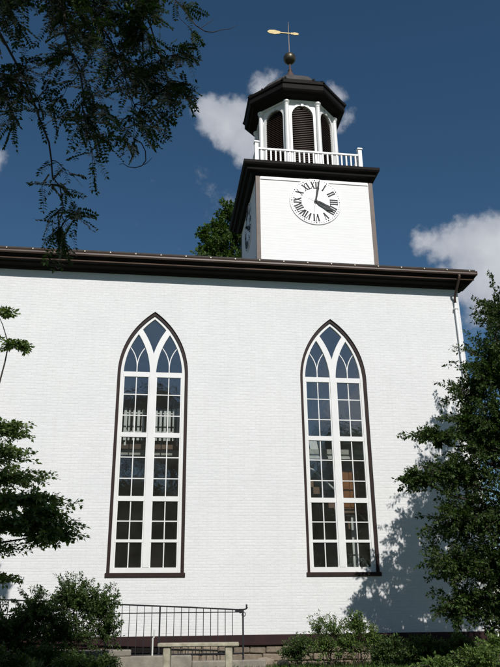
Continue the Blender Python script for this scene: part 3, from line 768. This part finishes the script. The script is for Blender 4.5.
dl = [(c, (r_[0], r_[1], r_[2]*0.8), int(n_*1.3)) for c, r_, n_ in dl]
tree('dogwood_tree', (-3.1, -5.6, GZ-0.05), 'layered broad-leaved tree at the left edge with pale leaf tips', 'tree', dl, (-2.5, -5.5, 3.8), 0.13, M['leafDog'], 0.085, 46, 21, flat=0.5, hang=0.05)

_dg = [o for o in bpy.data.objects if o.name == 'dogwood_tree'][0]
MB().tube([(-2.9, -5.6, 2.6), (-2.35, -5.5, 3.0), (-2.03, -5.45, 3.45), (-1.98, -5.4, 3.9), (-1.95, -5.4, 4.3), (-2.1, -5.45, 4.7), (-2.25, -5.5, 5.0)], [0.03, 0.024, 0.019, 0.016, 0.013, 0.009, 0.005], 7).build('limb', M['bark'], _dg, True)
# --- tree beyond the roof, left of the tower
bl = [((4.35, 16, 18.3), (1.0, 1.2, 0.9), 40), ((5.2, 16.2, 19.2), (1.0, 1.2, 1.1), 40), ((4.9, 16, 20.5), (0.85, 1.0, 0.75), 34), ((3.75, 15.8, 18.0), (0.75, 0.9, 0.75), 28),
      ((3.5, 15.9, 18.9), (0.45, 0.6, 0.35), 14), ((5.9, 16.3, 20.2), (0.9, 1.0, 1.2), 34), ((4.4, 16.1, 19.45), (0.6, 0.7, 0.5), 22), ((3.6, 16, 16.6), (1.4, 1.6, 1.2), 60), ((5.4, 16.4, 17.2), (1.7, 1.8, 1.4), 70),
      ((6.4, 17, 18.6), (1.4, 1.5, 1.4), 50), ((4.6, 16.6, 15), (2.2, 2.2, 1.6), 70), ((6.6, 16.5, 15.5), (1.8, 2.0, 1.6), 60)]
tree('maple_tree', (5.2, 16.6, GZ), 'tall green tree rising behind the roof left of the clock tower', 'tree', bl, (5.0, 16.4, 17.5), 0.38, M['leafFar'], 0.19, 42, 31, twr=0.012)

# --- locust hanging into the top left: trunk stands left of the camera
def locust():
    rnd = random.Random(77); root = empty('locust_tree', (-5.2, -17.5, GZ-0.35), 'overhanging tree with feathery leaflets, its boughs drooping into the top left of the sky', 'tree')
    tm = MB(); top = Vector((-3.9, -17.2, 9.5)); b = Vector((-5.2, -17.5, GZ-0.6))
    tp = curve(b, top, 0, 8, rnd, 0.12); tm.tube(tp, [0.36, 0.30, 0.28, 0.26, 0.24, 0.22, 0.20, 0.17, 0.13], 12)
    tm.build('trunk', M['bark'], root, True)
    br = MB(); lv = Leaves(78); g = lv.r
    def frond(p, d, n, up):
        """pinnate leaf: rachis with paired leaflets"""
        p = np.array(p); d = np.array(d)/np.linalg.norm(d); side = np.cross(d, up); side /= np.linalg.norm(side)+1e-9
        L = rnd.uniform(0.17, 0.27); k = n; pos = []; ax = []; dr = np.array([0, 0, -0.35])
        pts = []
        for i in range(6):
            t = i/5; pts.append(p+d*L*t+dr*L*t*t)
        br.tube(pts, [0.0022, 0.002, 0.002, 0.0016, 0.0014, 0.001], 3, False)
        for i in range(k):
            t = 0.12+0.88*i/(k-1); q = p+d*L*t+dr*L*t*t
            for s in (-1, 1): pos.append(q); ax.append(side*s+d*0.35+np.array([0, 0, -0.15])+g.normal(size=3)*0.12)
        pos.append(p+d*L+dr*L); ax.append(d)
        pos = np.array(pos); ax = np.array(ax); m = len(pos); ll = 0.056*g.uniform(0.75, 1.15, m)*(1 if L > 0.19 else 0.85)
        lv.add(pos, ax, np.repeat(np.array(up)[None], m, 0)+g.normal(size=(m, 3))*0.2, ll, ll*0.52, 0.05, 0.05)
    def twig(p, q, nf, r=0.007, sag=0.04):
        pts = curve(p, q, sag, 5, rnd, 0.035*(Vector(q)-Vector(p)).length); br.tube(pts, [r, r*.85, r*.7, r*.55, r*.4, r*.25], 5, False)
        for _ in range(nf):
            t = (rnd.random()**0.7)*4.99; i = int(t); a = pts[i].lerp(pts[i+1], t-i)
            dd = (pts[5]-pts[0]).normalized()*0.5+Vector((rnd.gauss(0, .7), rnd.gauss(0, .7), rnd.gauss(-0.15, .45)))
            up = np.array([rnd.gauss(0, .45), rnd.gauss(-0.2, .45), 1.0])
            frond(a, dd, rnd.randint(8, 11), up)
        return pts
    # main boughs: (points, radius, number of side twigs, reach of side twigs, fronds each)
    boughs = [
        ([(-2.6, -14.9, 7.6), (-1.8, -13.6, 7.1), (-1.2, -13.0, 6.4), (-0.85, -12.9, 5.85)], 0.016, 28, 0.40, 10),
        ([(-0.6, -13.4, 8.0), (0.1, -12.9, 7.2), (0.55, -12.8, 6.4), (0.85, -12.7, 5.7)], 0.016, 26, 0.38, 10),
        ([(-3.9, -16.5, 8.6), (-2.2, -14.6, 8.3), (-0.9, -13.2, 7.3), (-0.2, -12.9, 5.9), (0.12, -12.8, 4.7), (0.25, -12.8, 4.0)], 0.030, 34, 0.40, 9),
        ([(-2.2, -14.6, 8.3), (-0.6, -13.4, 8.0), (0.5, -12.9, 6.9), (0.95, -12.7, 5.6), (1.12, -12.7, 4.9)], 0.026, 40, 0.40, 10),
        ([(-0.6, -13.4, 8.0), (0.3, -12.7, 7.6), (0.95, -12.5, 6.9), (1.35, -12.5, 6.2)], 0.016, 16, 0.32, 9),
        ([(-2.6, -14.9, 7.6), (-1.6, -13.4, 6.6), (-0.75, -12.9, 5.2), (-0.25, -12.7, 4.15), (-0.02, -12.7, 3.3), (-0.02, -12.7, 3.05)], 0.022, 22, 0.28, 7),
        ([(-0.9, -13.2, 7.3), (-0.2, -12.7, 6.7), (0.35, -12.6, 5.8), (0.62, -12.6, 5.0), (0.70, -12.6, 4.35)], 0.020, 34, 0.38, 10),
        ([(-2.3, -14.4, 6.6), (-1.4, -13.3, 5.6), (-0.85, -13.0, 4.85), (-0.62, -13.0, 4.3)], 0.016, 18, 0.32, 8),
        ([(-1.0, -13.2, 7.2), (-0.55, -12.8, 6.9), (-0.3, -12.7, 6.4), (-0.2, -12.7, 5.9)], 0.014, 24, 0.36, 10),
    ]
    for pts, r, nt_, reach, nf in boughs:
        P = [Vector(p) for p in pts]; fine = []
        for i in range(len(P)-1):
            for k in range(4):
                a = P[i].lerp(P[i+1], k/4)
                if k: a += Vector((rnd.uniform(-.05, .05), rnd.uniform(-.05, .05), rnd.uniform(-.05, .05)))
                fine.append(a)
        fine.append(P[-1]); n = len(fine); br.tube(fine, [r*(1-0.85*i/(n-1)) for i in range(n)], 6, False)
        for _ in range(nt_):
            t = (0.22+0.78*rnd.random())*(n-1.01); i = int(t); a = fine[i]
            d = Vector((rnd.gauss(0, 1), rnd.gauss(0, .8), rnd.gauss(-0.35, .6))).normalized()
            twig(a, a+d*reach*rnd.uniform(0.5, 1.2), nf)
        twig(fine[-1], fine[-1]+Vector((0.03, 0, -0.22)), 5)
    # two bare twigs: one curling at the lower right of the mass, one reaching right at the top
    br.tube([(0.70, -12.6, 4.36), (0.80, -12.62, 4.28), (0.85, -12.65, 4.15), (0.86, -12.66, 4.02), (0.82, -12.68, 3.93), (0.74, -12.7, 3.88), (0.66, -12.7, 3.89), (0.60, -12.7, 3.93), (0.56, -12.7, 3.91)], [.007, .007, .007, .007, .006, .006, .005, .004, .003], 5, False)
    br.tube([(0.84, -12.67, 3.95), (0.88, -12.66, 3.99), (0.93, -12.66, 4.06)], [.005, .004, .002], 5, False)
    br.tube([(0.95, -12.5, 6.9), (1.16, -12.44, 6.70), (1.32, -12.42, 6.50), (1.42, -12.4, 6.36), (1.55, -12.4, 6.27), (1.66, -12.4, 6.27), (1.76, -12.4, 6.32), (1.87, -12.4, 6.35), (1.98, -12.4, 6.43)], [0.009, .009, .008, .008, .007, .006, .005, .004, .002], 5, False)
    br.tube([(1.5, -12.4, 6.33), (1.62, -12.4, 6.45), (1.66, -12.4, 6.52)], [.005, .004, .002], 5, False)
    # high crown out of view, its lobes added to shade the boughs
    for c, r, n_ in (((-3.3, -17.2, 7.9), (1.6, 1.3, 1.2), 170), ((-1.2, -17.0, 7.6), (1.6, 1.3, 1.2), 190), ((0.8, -16.9, 7.7), (1.5, 1.3, 1.2), 190), ((2.5, -17.0, 8.0), (1.3, 1.2, 1.0), 130),
                     ((0.0, -18.6, 9.0), (2.2, 1.0, 0.9), 130), ((1.0, -22.5, 11.0), (2.6, 2.2, 1.4), 130), ((-3.0, -21.5, 10.8), (2.6, 2.2, 1.6), 140), ((-6.5, -20, 10.0), (2.4, 2.2, 1.8), 120), ((-6.6, -16.5, 8.0), (1.8, 1.6, 1.3), 90)):
        br.tube(curve(top, c, 0.5, 6, rnd, 0.2), [0.12, 0.10, 0.085, 0.07, 0.055, 0.04, 0.02], 8)
        lobe_foliage(lv, br, rnd, c, r, n_, 44, 0.15, 0.2, 0.1, 0.3, 0, 0.009)
    br.tube(curve(tp[6], (-2.2, -14.6, 8.3), 0.3, 6, rnd, 0.05), [0.09, 0.075, 0.06, 0.05, 0.045, 0.04, 0.03], 8)
    br.tube(curve(tp[5], (-2.6, -14.9, 7.6), 0.3, 6, rnd, 0.05), [0.06, 0.05, 0.045, 0.04, 0.035, 0.03, 0.022], 8)
    br.tube(curve(tp[5], (-2.3, -14.4, 6.6), 0.3, 6, rnd, 0.05), [0.05, 0.045, 0.04, 0.035, 0.03, 0.025, 0.016], 8)
    br.build('branches', M['bark'], root); lv.build('crown', M['leafLoc'], root)
locust()

# --- trees across the road, behind the camera: they show as reflections in the panes
def big_tree(x, y, H, W, seed, label):
    rnd = random.Random(seed); lobes = []
    for i in range(22):
        a = rnd.uniform(0, 6.28); f = rnd.random()**0.5; hz = rnd.uniform(0.12, 0.9)
        rr = W*0.42*(1.15-abs(hz-0.55))
        lobes.append(((x+math.cos(a)*W*0.36*f, y+math.sin(a)*W*0.36*f, GZ+H*hz), (rr, rr, rr*0.75), 42))
    tree('street_tree', (x, y, GZ-0.4), label, 'tree', lobes, (x, y, GZ+H*0.7), 0.35, M['leafFar'], 0.34, 26, seed, 'trees facing the church', twr=0.015)
for i, (x, y, H, W) in enumerate(((-9, -46, 15.5, 9), (-1, -48, 15.0, 9), (3.2, -47, 17.0, 7), (13.5, -50, 15.5, 9), (22, -50, 19.5, 10), (31, -50, 16, 10), (8.5, -56, 13.5, 9), (17.5, -56, 14, 9), (-5, -56, 13, 9), (3, -57, 13, 9))):
    big_tree(x, y, H, W, 200+i, 'broad tree across from the church, seen as a reflection in the tall windows')

# ---- shrubs
def shrub(name, base, label, lobes, leaf, L, per, seed, group=None, upright=0.5, hang=0.0, twr=0.004, reach=(0.55, 1.15), flat=0.0, cat='shrub'):
    rnd = random.Random(seed); root = empty(name, base, label, cat, group); tw = MB(); lv = Leaves(seed); b = Vector(base)
    for (c, r, n) in lobes:
        for _ in range(3):
            s0 = b+Vector((rnd.uniform(-.15, .15), rnd.uniform(-.1, .1), -0.05)); tw.tube(curve(s0, c, 0.02, 4, rnd, 0.03), [0.012, 0.011, 0.009, 0.007, 0.005], 5, False)
        lobe_foliage(lv, tw, rnd, c, r, n, per, L, flat, hang, 0.35, upright, twr, reach=reach)
    tw.build('stems', M['bark'], root); lv.build('foliage', leaf, root); return root
shrub('feathery_shrub', (-0.7, -2.7, GZ), 'large airy dark green shrub in front of the railing, left of the bench',
      [((-1.25, -2.7, -1.0), (0.62, 0.6, 0.62), 90), ((-0.55, -2.7, -0.75), (0.62, 0.6, 0.62), 110), ((0.0, -2.7, -0.95), (0.52, 0.5, 0.6), 90), ((-0.65, -2.6, -1.4), (0.95, 0.6, 0.5), 110), ((0.25, -2.6, -1.35), (0.32, 0.4, 0.5), 50), ((-1.7, -2.8, -1.35), (0.6, 0.5, 0.55), 70)],
      M['leafSh'], 0.052, 66, 41, upright=0.65, reach=(0.5, 1.38))
shrub('low_bush', (-0.35, -4.2, GZ), 'low bright leafy bush at the foot of the feathery shrub', [((-0.35, -4.2, -1.85), (0.40, 0.35, 0.25), 80), ((0.1, -4.1, -1.95), (0.30, 0.3, 0.2), 60)], M['leafLt'], 0.05, 26, 42)
shrub('wall_bush', (-2.2, -2.6, GZ), 'dark dense bush in front of the railing at the left edge of the photo', [((-2.1, -2.5, -1.35), (0.6, 0.5, 0.5), 120), ((-2.7, -2.6, -1.2), (0.6, 0.5, 0.6), 100), ((-2.45, -2.5, -0.85), (0.5, 0.4, 0.4), 70), ((-1.6, -2.5, -1.2), (0.5, 0.4, 0.4), 60), ((-1.5, -2.6, -1.75), (0.6, 0.4, 0.35), 90)], M['leafA'], 0.065, 34, 44)
shrub('low_bush', (0.35, -3.6, GZ), 'small bright bush just left of the stone bench', [((0.30, -3.4, -1.88), (0.34, 0.3, 0.24), 80)], M['leafSh'], 0.05, 26, 45)
shrub('low_bush', (-1.0, -3.5, GZ), 'mid green spreading bush below the feathery shrub', [((-1.0, -3.5, -1.80), (0.6, 0.4, 0.36), 150), ((-0.3, -3.4, -1.90), (0.45, 0.35, 0.28), 110)], M['leafSh'], 0.055, 30, 46)
shrub('low_bush', (-1.9, -4.3, GZ), 'dark broad bush under the layered tree at the bottom left corner', [((-1.9, -4.3, -1.75), (0.6, 0.5, 0.45), 110), ((-2.5, -4.4, -1.5), (0.6, 0.5, 0.6), 100), ((-1.3, -4.3, -1.9), (0.4, 0.4, 0.3), 60)], M['leafA'], 0.07, 26, 43)
# strap-leaved clump
def strap(base, seed, label):
    rnd = random.Random(seed); root = empty('strap_leaf_plant', base, label, 'plant'); m = MB(); b = Vector(base)
    for i in range(46):
        a = rnd.uniform(0, 6.28); L = rnd.uniform(0.35, 0.62); sp = rnd.uniform(0.15, 0.6); prev = None; w = rnd.uniform(0.012, 0.02)
        d = Vector((math.cos(a), math.sin(a), 0)); s = Vector((-d.y, d.x, 0)); vs = []
        for k in range(7):
            t = k/6; c = b+d*(L*sp*t*(1+t)*0.7)+Vector((0, 0, L*(t-0.35*sp*t*t*1.6))); ww = w*(1-t**2.5)+0.001
            vs += [c-s*ww+Vector((0, 0, .004)), c+s*ww+Vector((0, 0, .004))]
        m.add(vs, [(2*k, 2*k+1, 2*k+3, 2*k+2) for k in range(6)])
    m.build('foliage', M['leafSh'], root)
strap((-0.95, -4.7, GZ-0.02), 5, 'clump of long strap-shaped leaves arching up beside the feathery shrub')

shrub('garden_shrub', (4.75, -1.3, GZ), 'small rounded shrub at the end of the bare stone foundation', [((4.75, -1.3, -1.72), (0.46, 0.4, 0.36), 110), ((4.55, -1.2, -1.85), (0.34, 0.3, 0.24), 50)], M['leafSh'], 0.05, 26, 51, 'shrubs along the church wall')
shrub('garden_shrub', (5.4, -1.5, GZ), 'loose shrub with thin upright sprigs below the right window\'s left side', [((5.2, -1.5, -1.40), (0.32, 0.4, 0.50), 36), ((5.55, -1.5, -1.45), (0.42, 0.4, 0.48), 60), ((5.3, -1.5, -1.75), (0.55, 0.45, 0.32), 90)], M['leafLt'], 0.052, 20, 52, 'shrubs along the church wall', upright=0.8, reach=(0.5, 1.3))
shrub('garden_shrub', (6.15, -1.4, GZ), 'bushy light green shrub directly under the right window', [((6.15, -1.4, -1.30), (0.38, 0.4, 0.42), 80), ((5.95, -1.4, -1.7), (0.5, 0.45, 0.4), 100), ((6.5, -1.4, -1.6), (0.4, 0.4, 0.35), 60)], M['leafLt'], 0.055, 24, 53, 'shrubs along the church wall', upright=0.6, reach=(0.5, 1.2))
for i, (x, lab) in enumerate(((6.95, 'dark low hedge shrub, first of the row right of the right window'), (7.75, 'dark low hedge shrub in the shade between its two neighbours'), (8.6, 'dark low hedge shrub under the spreading tree'), )):
    shrub('hedge_shrub', (x, -1.7, GZ), lab, [((x, -1.7, -1.78), (0.55, 0.5, 0.36), 130), ((x-0.3, -1.7, -1.9), (0.4, 0.4, 0.28), 70), ((x+0.3, -1.8, -1.9), (0.4, 0.4, 0.28), 70)], M['leafSh'], 0.055, 26, 60+i, 'low hedge along the wall')
for i, (x, y, lab) in enumerate(((6.9, -4.6, 'bright green ground bush in front of the low hedge, nearest the middle'), (7.6, -4.9, 'bright green ground bush in front of the spreading tree\'s trunk, lower right'), (8.3, -4.4, 'yellow-green bush at the bottom right corner'))):
    shrub('ground_bush', (x, y, GZ-0.05), lab, [((x, y, -1.98+0.14*i), (0.55, 0.5, 0.22+0.05*i), 130)], M['leafLt'], 0.06, 26, 70+i, 'ground bushes lower right')
# weeds and grass: uncountable
g_ = Leaves(90); rg = g_.r; n = 26000
pos = np.stack([rg.uniform(-3.5, 9.5, n), rg.uniform(-5.5, -0.25, n), np.zeros(n)], 1)
pos[:, 2] = np.array([gz(p[0], p[1]) for p in pos])-0.01
ax = np.stack([rg.normal(0, .35, n), rg.normal(0, .35, n), np.ones(n)], 1); L = rg.uniform(0.06, 0.17, n)
clump = (np.sin(pos[:, 0]*2.1+1)*np.cos(pos[:, 1]*2.9)+1.2)/2.2; keep = rg.random(n) < clump*1.1
g_.add(pos[keep], ax[keep], rg.normal(size=(keep.sum(), 3)), L[keep], L[keep]*0.09, 0.1, 0.2)
tag(g_.build('grass', M['grassb']), 'short green grass and weeds growing in front of the church wall', 'grass', kind='stuff')

# ------------------------------------------------------------------ cellar stair wall, railing, bench, pipe
cw = empty('stair_wall', (0.6, -1.3, GZ), 'low weathered concrete stair wall under the black railing', 'wall')
MB().bbox(-3.5, 2.15, -1.55, -1.25, GZ-0.3, -1.80, 0.02).build('lower_block', M['concrete'], cw)
MB().bbox(-3.5, 0.75, -1.50, -1.15, -1.799, -1.665, 0.02).build('coping', M['concrete'], cw)
MB().bbox(2.16, 3.9, -1.45, -1.2, GZ-0.3, -1.93, 0.02).build('end_step', M['concrete'], cw)

rail = empty('iron_railing', (1.0, -1.2, -1.8), 'black iron stair railing with scrolled end in front of the white wall', 'railing')
RY = -1.2
def ztop(x): return -0.66-0.048*(x-0.1) if x < 2.2 else -0.761-0.055*(x-2.2)
g = MB(); xs_ = [-3.4+i*0.5 for i in range(14)]+[3.39]
g.tube([(x, RY, ztop(x)) for x in xs_], 0.018, 6); g.build('handrail', M['iron'], rail)
MB().box(-3.4, 3.37, RY-0.008, RY+0.008, -0.885, -0.862).build('upper_rail', M['iron'], rail)
MB().box(-3.4, 3.37, RY-0.008, RY+0.008, -1.80, -1.775).build('bottom_rail', M['iron'], rail)
x = 3.39-0.255; first = None
while x > -3.4:
    if abs(x-1.39) > 0.08:
        MB().box(x-0.0085, x+0.0085, RY-0.0085, RY+0.0085, -1.774, ztop(x)-0.01).build('baluster', M['iron'], rail)
    x -= 0.176
for x, zb_ in ((3.39, GZ+0.05), (1.39, -1.81), (-1.2, -1.81)):
    MB().box(x-0.02, x+0.02, RY-0.02, RY+0.02, zb_, ztop(x)-0.005).build('post', M['iron'], rail)
g = MB(); g.box(3.30, 3.40, RY-0.035, RY+0.035, -0.90, -0.80); g.box(3.20, 3.31, RY-0.03, RY+0.03, -0.87, -0.83)
g.box(3.46, 3.50, RY-0.012, RY+0.012, -0.80, -0.70)
sp = [(3.40+0.075*math.cos(t*0.5)*(1-t*0.045)+0.0, RY, -0.90+0.0+0.085*math.sin(t*0.5)*(1-t*0.045)) for t in range(-3, 14)]
g.tube([(3.40, RY, -0.82), (3.48, RY, -0.80), (3.50, RY, -0.76)], 0.018, 6)
g.tube([(3.40+(0.06-0.003*k)*math.cos(1.4-k*0.5), RY, -0.93+(0.06-0.003*k)*math.sin(1.4-k*0.5)) for k in range(12)], 0.010, 6)
g.build('scroll', M['iron'], rail)

bn = empty('stone_bench', (2.12, -4.2, GZ-0.05), 'backless weathered stone bench standing in front of the railing', 'bench')
T = Matrix.Translation((2.12, -4.25, 0)) @ Matrix.Rotation(R(-7), 4, 'Z')
MB().bbox(-0.80, 0.80, -0.19, 0.19, -1.515, -1.445, 0.015, T).build('seat', M['bench'], bn)
for sx in (-0.62, 0.60):
    MB().bbox(sx-0.07, sx+0.07, -0.15, 0.15, GZ-0.15, -1.517, 0.015, T).build('leg', M['bench'], bn)
pipe = MB(); pipe.tube([(1.24, -1.32, -1.80), (1.24, -1.32, -1.43), (1.265, -1.32, -1.41), (1.27, -1.32, -1.24)], 0.019, 8)
tag(pipe.build('stake', M['pvc']), 'thin white stake standing upright against the railing, left of the bench', 'stake')
# fallen rocks
def rock(x, y, r, seed, label):
    rnd = random.Random(seed); m = MB(); n = 10; vs = []; fs = []
    for i in range(7):
        ph = math.pi*i/6
        for j in range(n):
            t = 2*math.pi*j/n; q = rnd.uniform(0.85, 1.12)
            vs.append((x+r[0]*q*math.sin(ph)*math.cos(t), y+r[1]*q*math.sin(ph)*math.sin(t), GZ+r[2]*0.5-r[2]*q*math.cos(ph)))
    for i in range(6):
        for j in range(n): fs.append((i*n+j, i*n+(j+1) % n, (i+1)*n+(j+1) % n, (i+1)*n+j))
    m.add(vs, fs); tag(m.build('rock', M['rubble']), label, 'rock', 'rocks at the foot of the wall')
rock(4.0, -0.55, (0.26, 0.2, 0.16), 1, 'flat brown rock on the ground right of the railing post')
rock(4.42, -0.75, (0.17, 0.15, 0.12), 2, 'small pale rock beside the small rounded shrub')

# ------------------------------------------------------------------ camera
P = dict(f=726.28, pit=.3698, yaw=.1371, roll=-.0119, loc=(1.0611, -19.9272, -.9448))
cam = bpy.data.cameras.new('camera'); co = bpy.data.objects.new('camera', cam); COL.objects.link(co); S.camera = co
cp, sp_ = math.cos(P['pit']), math.sin(P['pit']); c_, s_ = math.cos(P['yaw']), math.sin(P['yaw'])
fw = Vector((s_*cp, c_*cp, sp_)); r0 = Vector((c_, -s_, 0)); u0 = r0.cross(fw)
r = r0*math.cos(P['roll'])+u0*math.sin(P['roll']); u = -r0*math.sin(P['roll'])+u0*math.cos(P['roll'])
Mx = Matrix((r, u, -fw)).transposed().to_4x4(); Mx.translation = Vector(P['loc']); co.matrix_world = Mx
cam.sensor_fit = 'VERTICAL'; cam.sensor_height = 24; cam.sensor_width = 18
cam.lens = P['f']/667*24; cam.clip_start = 0.05; cam.clip_end = 2000

# ------------------------------------------------------------------ light
sun = bpy.data.lights.new('sun', 'SUN'); so = bpy.data.objects.new('sun', sun); COL.objects.link(so)
sun.energy = 4.0; sun.angle = R(0.53); sun.color = (1.0, 0.965, 0.92)
so.rotation_euler = SUN.to_track_quat('Z', 'Y').to_euler(); so.location = (10, -30, 30)

W = bpy.data.worlds.new('World'); S.world = W; W.use_nodes = True; t = W.node_tree
bg = t.nodes['Background']; bg.inputs['Strength'].default_value = 0.062
sky = t.nodes.new('ShaderNodeTexSky'); sky.sky_type = 'NISHITA'; sky.sun_disc = False
sky.sun_elevation = SUN_EL; sky.sun_rotation = math.atan2(SUN.x, SUN.y); sky.air_density = 1.0; sky.dust_density = 0.2; sky.ozone_density = 1.4; sky.altitude = 300
# clouds: lumps at compass directions, broken up with fractal noise
tc = t.nodes.new('ShaderNodeTexCoord'); dirv = tc.outputs['Generated']
def math_(op, a, b=None, clamp=False):
    n = t.nodes.new('ShaderNodeMath'); n.operation = op; n.use_clamp = clamp
    for i, q in enumerate((a, b)):
        if q is None: continue
        if isinstance(q, (int, float)): n.inputs[i].default_value = q
        else: t.links.new(q, n.inputs[i])
    return n.outputs[0]
nz = noise(t, 7.0, 9, dirv, 0.62); nz_big = noise(t, 3.0, 3, dirv, 0.5); nz_f = noise(t, 20.0, 10, dirv, 0.60)
wv = t.nodes.new('ShaderNodeVectorMath'); wv.operation = 'MULTIPLY_ADD'
nc = t.nodes.new('ShaderNodeTexNoise'); nc.inputs['Scale'].default_value = 9; nc.inputs['Detail'].default_value = 6; t.links.new(dirv, nc.inputs['Vector'])
t.links.new(nc.outputs['Color'], wv.inputs[0]); wv.inputs[1].default_value = (0.06, 0.06, 0.06); 
sb = t.nodes.new('ShaderNodeVectorMath'); sb.operation = 'ADD'; t.links.new(dirv, sb.inputs[0]); sb.inputs[1].default_value = (-0.03, -0.03, -0.03)
t.links.new(sb.outputs[0], wv.inputs[2]); wd_ = wv.outputs[0]
lumps = [  # direction, radius, weight
    ((0.092, 0.790, 0.606), 0.032, 1.05), ((0.082, 0.797, 0.599), 0.034, 1.1), ((0.064, 0.793, 0.606), 0.030, 0.9), ((0.105, 0.803, 0.587), 0.034, 1.0), ((0.112, 0.782, 0.613), 0.024, 0.8), ((0.052, 0.800, 0.598), 0.018, 0.7),
    ((-0.222, 0.815, 0.538), 0.026, 0.7),
    ((0.440, 0.782, 0.443), 0.045, 1.1), ((0.418, 0.795, 0.440), 0.050, 1.2), ((0.385, 0.808, 0.450), 0.033, 0.95), ((0.358, 0.816, 0.455), 0.026, 0.6), ((0.430, 0.810, 0.400), 0.060, 1.0), ((0.455, 0.790, 0.415), 0.07, 1.2), ((0.400, 0.825, 0.400), 0.040, 0.7),
    ((0.214, 0.750, 0.625), 0.015, 0.45), ((0.229, 0.768, 0.600), 0.018, 0.55), ((0.130, 0.758, 0.639), 0.026, 0.46),
    ((0.06, 0.86, 0.50), 0.10, 0.17),
    ((0.27, -0.92, 0.27), 0.06, 0.7), ((0.40, -0.86, 0.30), 0.05, 0.7), ((-0.6, -0.7, 0.35), 0.2, 1.0), ((0.8, 0.3, 0.4), 0.25, 1.0), ((-0.7, 0.5, 0.4), 0.2, 1.0), ((0.9, -0.3, 0.3), 0.2, 0.9)]
acc = None
for d_, rad, wt in lumps:
    d_ = Vector(d_).normalized()
    vd = t.nodes.new('ShaderNodeVectorMath'); vd.operation = 'DISTANCE'; t.links.new(wd_, vd.inputs[0]); vd.inputs[1].default_value = d_
    q = math_('MULTIPLY', math_('SUBTRACT', 1.0, math_('DIVIDE', vd.outputs['Value'], rad*1.35), True), wt)
    acc = q if acc is None else math_('MAXIMUM', acc, q)
dens = math_('ADD', acc, math_('MULTIPLY', math_('SUBTRACT', nz_f, 0.5), 1.25))
dens = math_('MULTIPLY', dens, math_('MULTIPLY', acc, 14.0, True))
mr = t.nodes.new('ShaderNodeMapRange'); mr.interpolation_type = 'SMOOTHSTEP'; t.links.new(dens, mr.inputs['Value'])
mr.inputs['From Min'].default_value = 0.16; mr.inputs['From Max'].default_value = 0.52
shade = t.nodes.new('ShaderNodeMapRange'); t.links.new(math_('ADD', math_('MULTIPLY', nz, 0.8), math_('MULTIPLY', dens, 0.3)), shade.inputs['Value'])
shade.inputs['From Min'].default_value = 0.3; shade.inputs['From Max'].default_value = 0.95
cr2 = ramp(t, shade.outputs[0], [(0.0, (5.0, 5.6, 6.8)), (1.0, (12.0, 12.2, 12.6))])
mx = t.nodes.new('ShaderNodeMixRGB'); t.links.new(math_('MULTIPLY', mr.outputs[0], 0.92), mx.inputs[0]); hs = t.nodes.new('ShaderNodeHueSaturation'); hs.inputs['Saturation'].default_value = 1.22; hs.inputs['Hue'].default_value = 0.495; t.links.new(sky.outputs[0], hs.inputs['Color']); t.links.new(hs.outputs[0], mx.inputs[1]); t.links.new(cr2, mx.inputs[2])
t.links.new(mx.outputs[0], bg.inputs['Color'])

S.view_settings.view_transform = 'Standard'; S.view_settings.look = 'None'; S.view_settings.exposure = 0.0; S.view_settings.gamma = 1.0
S.render.engine = 'CYCLES'
S.cycles.max_bounces = 6; S.cycles.transparent_max_bounces = 12
S.render.resolution_x = 768; S.render.resolution_y = 1024
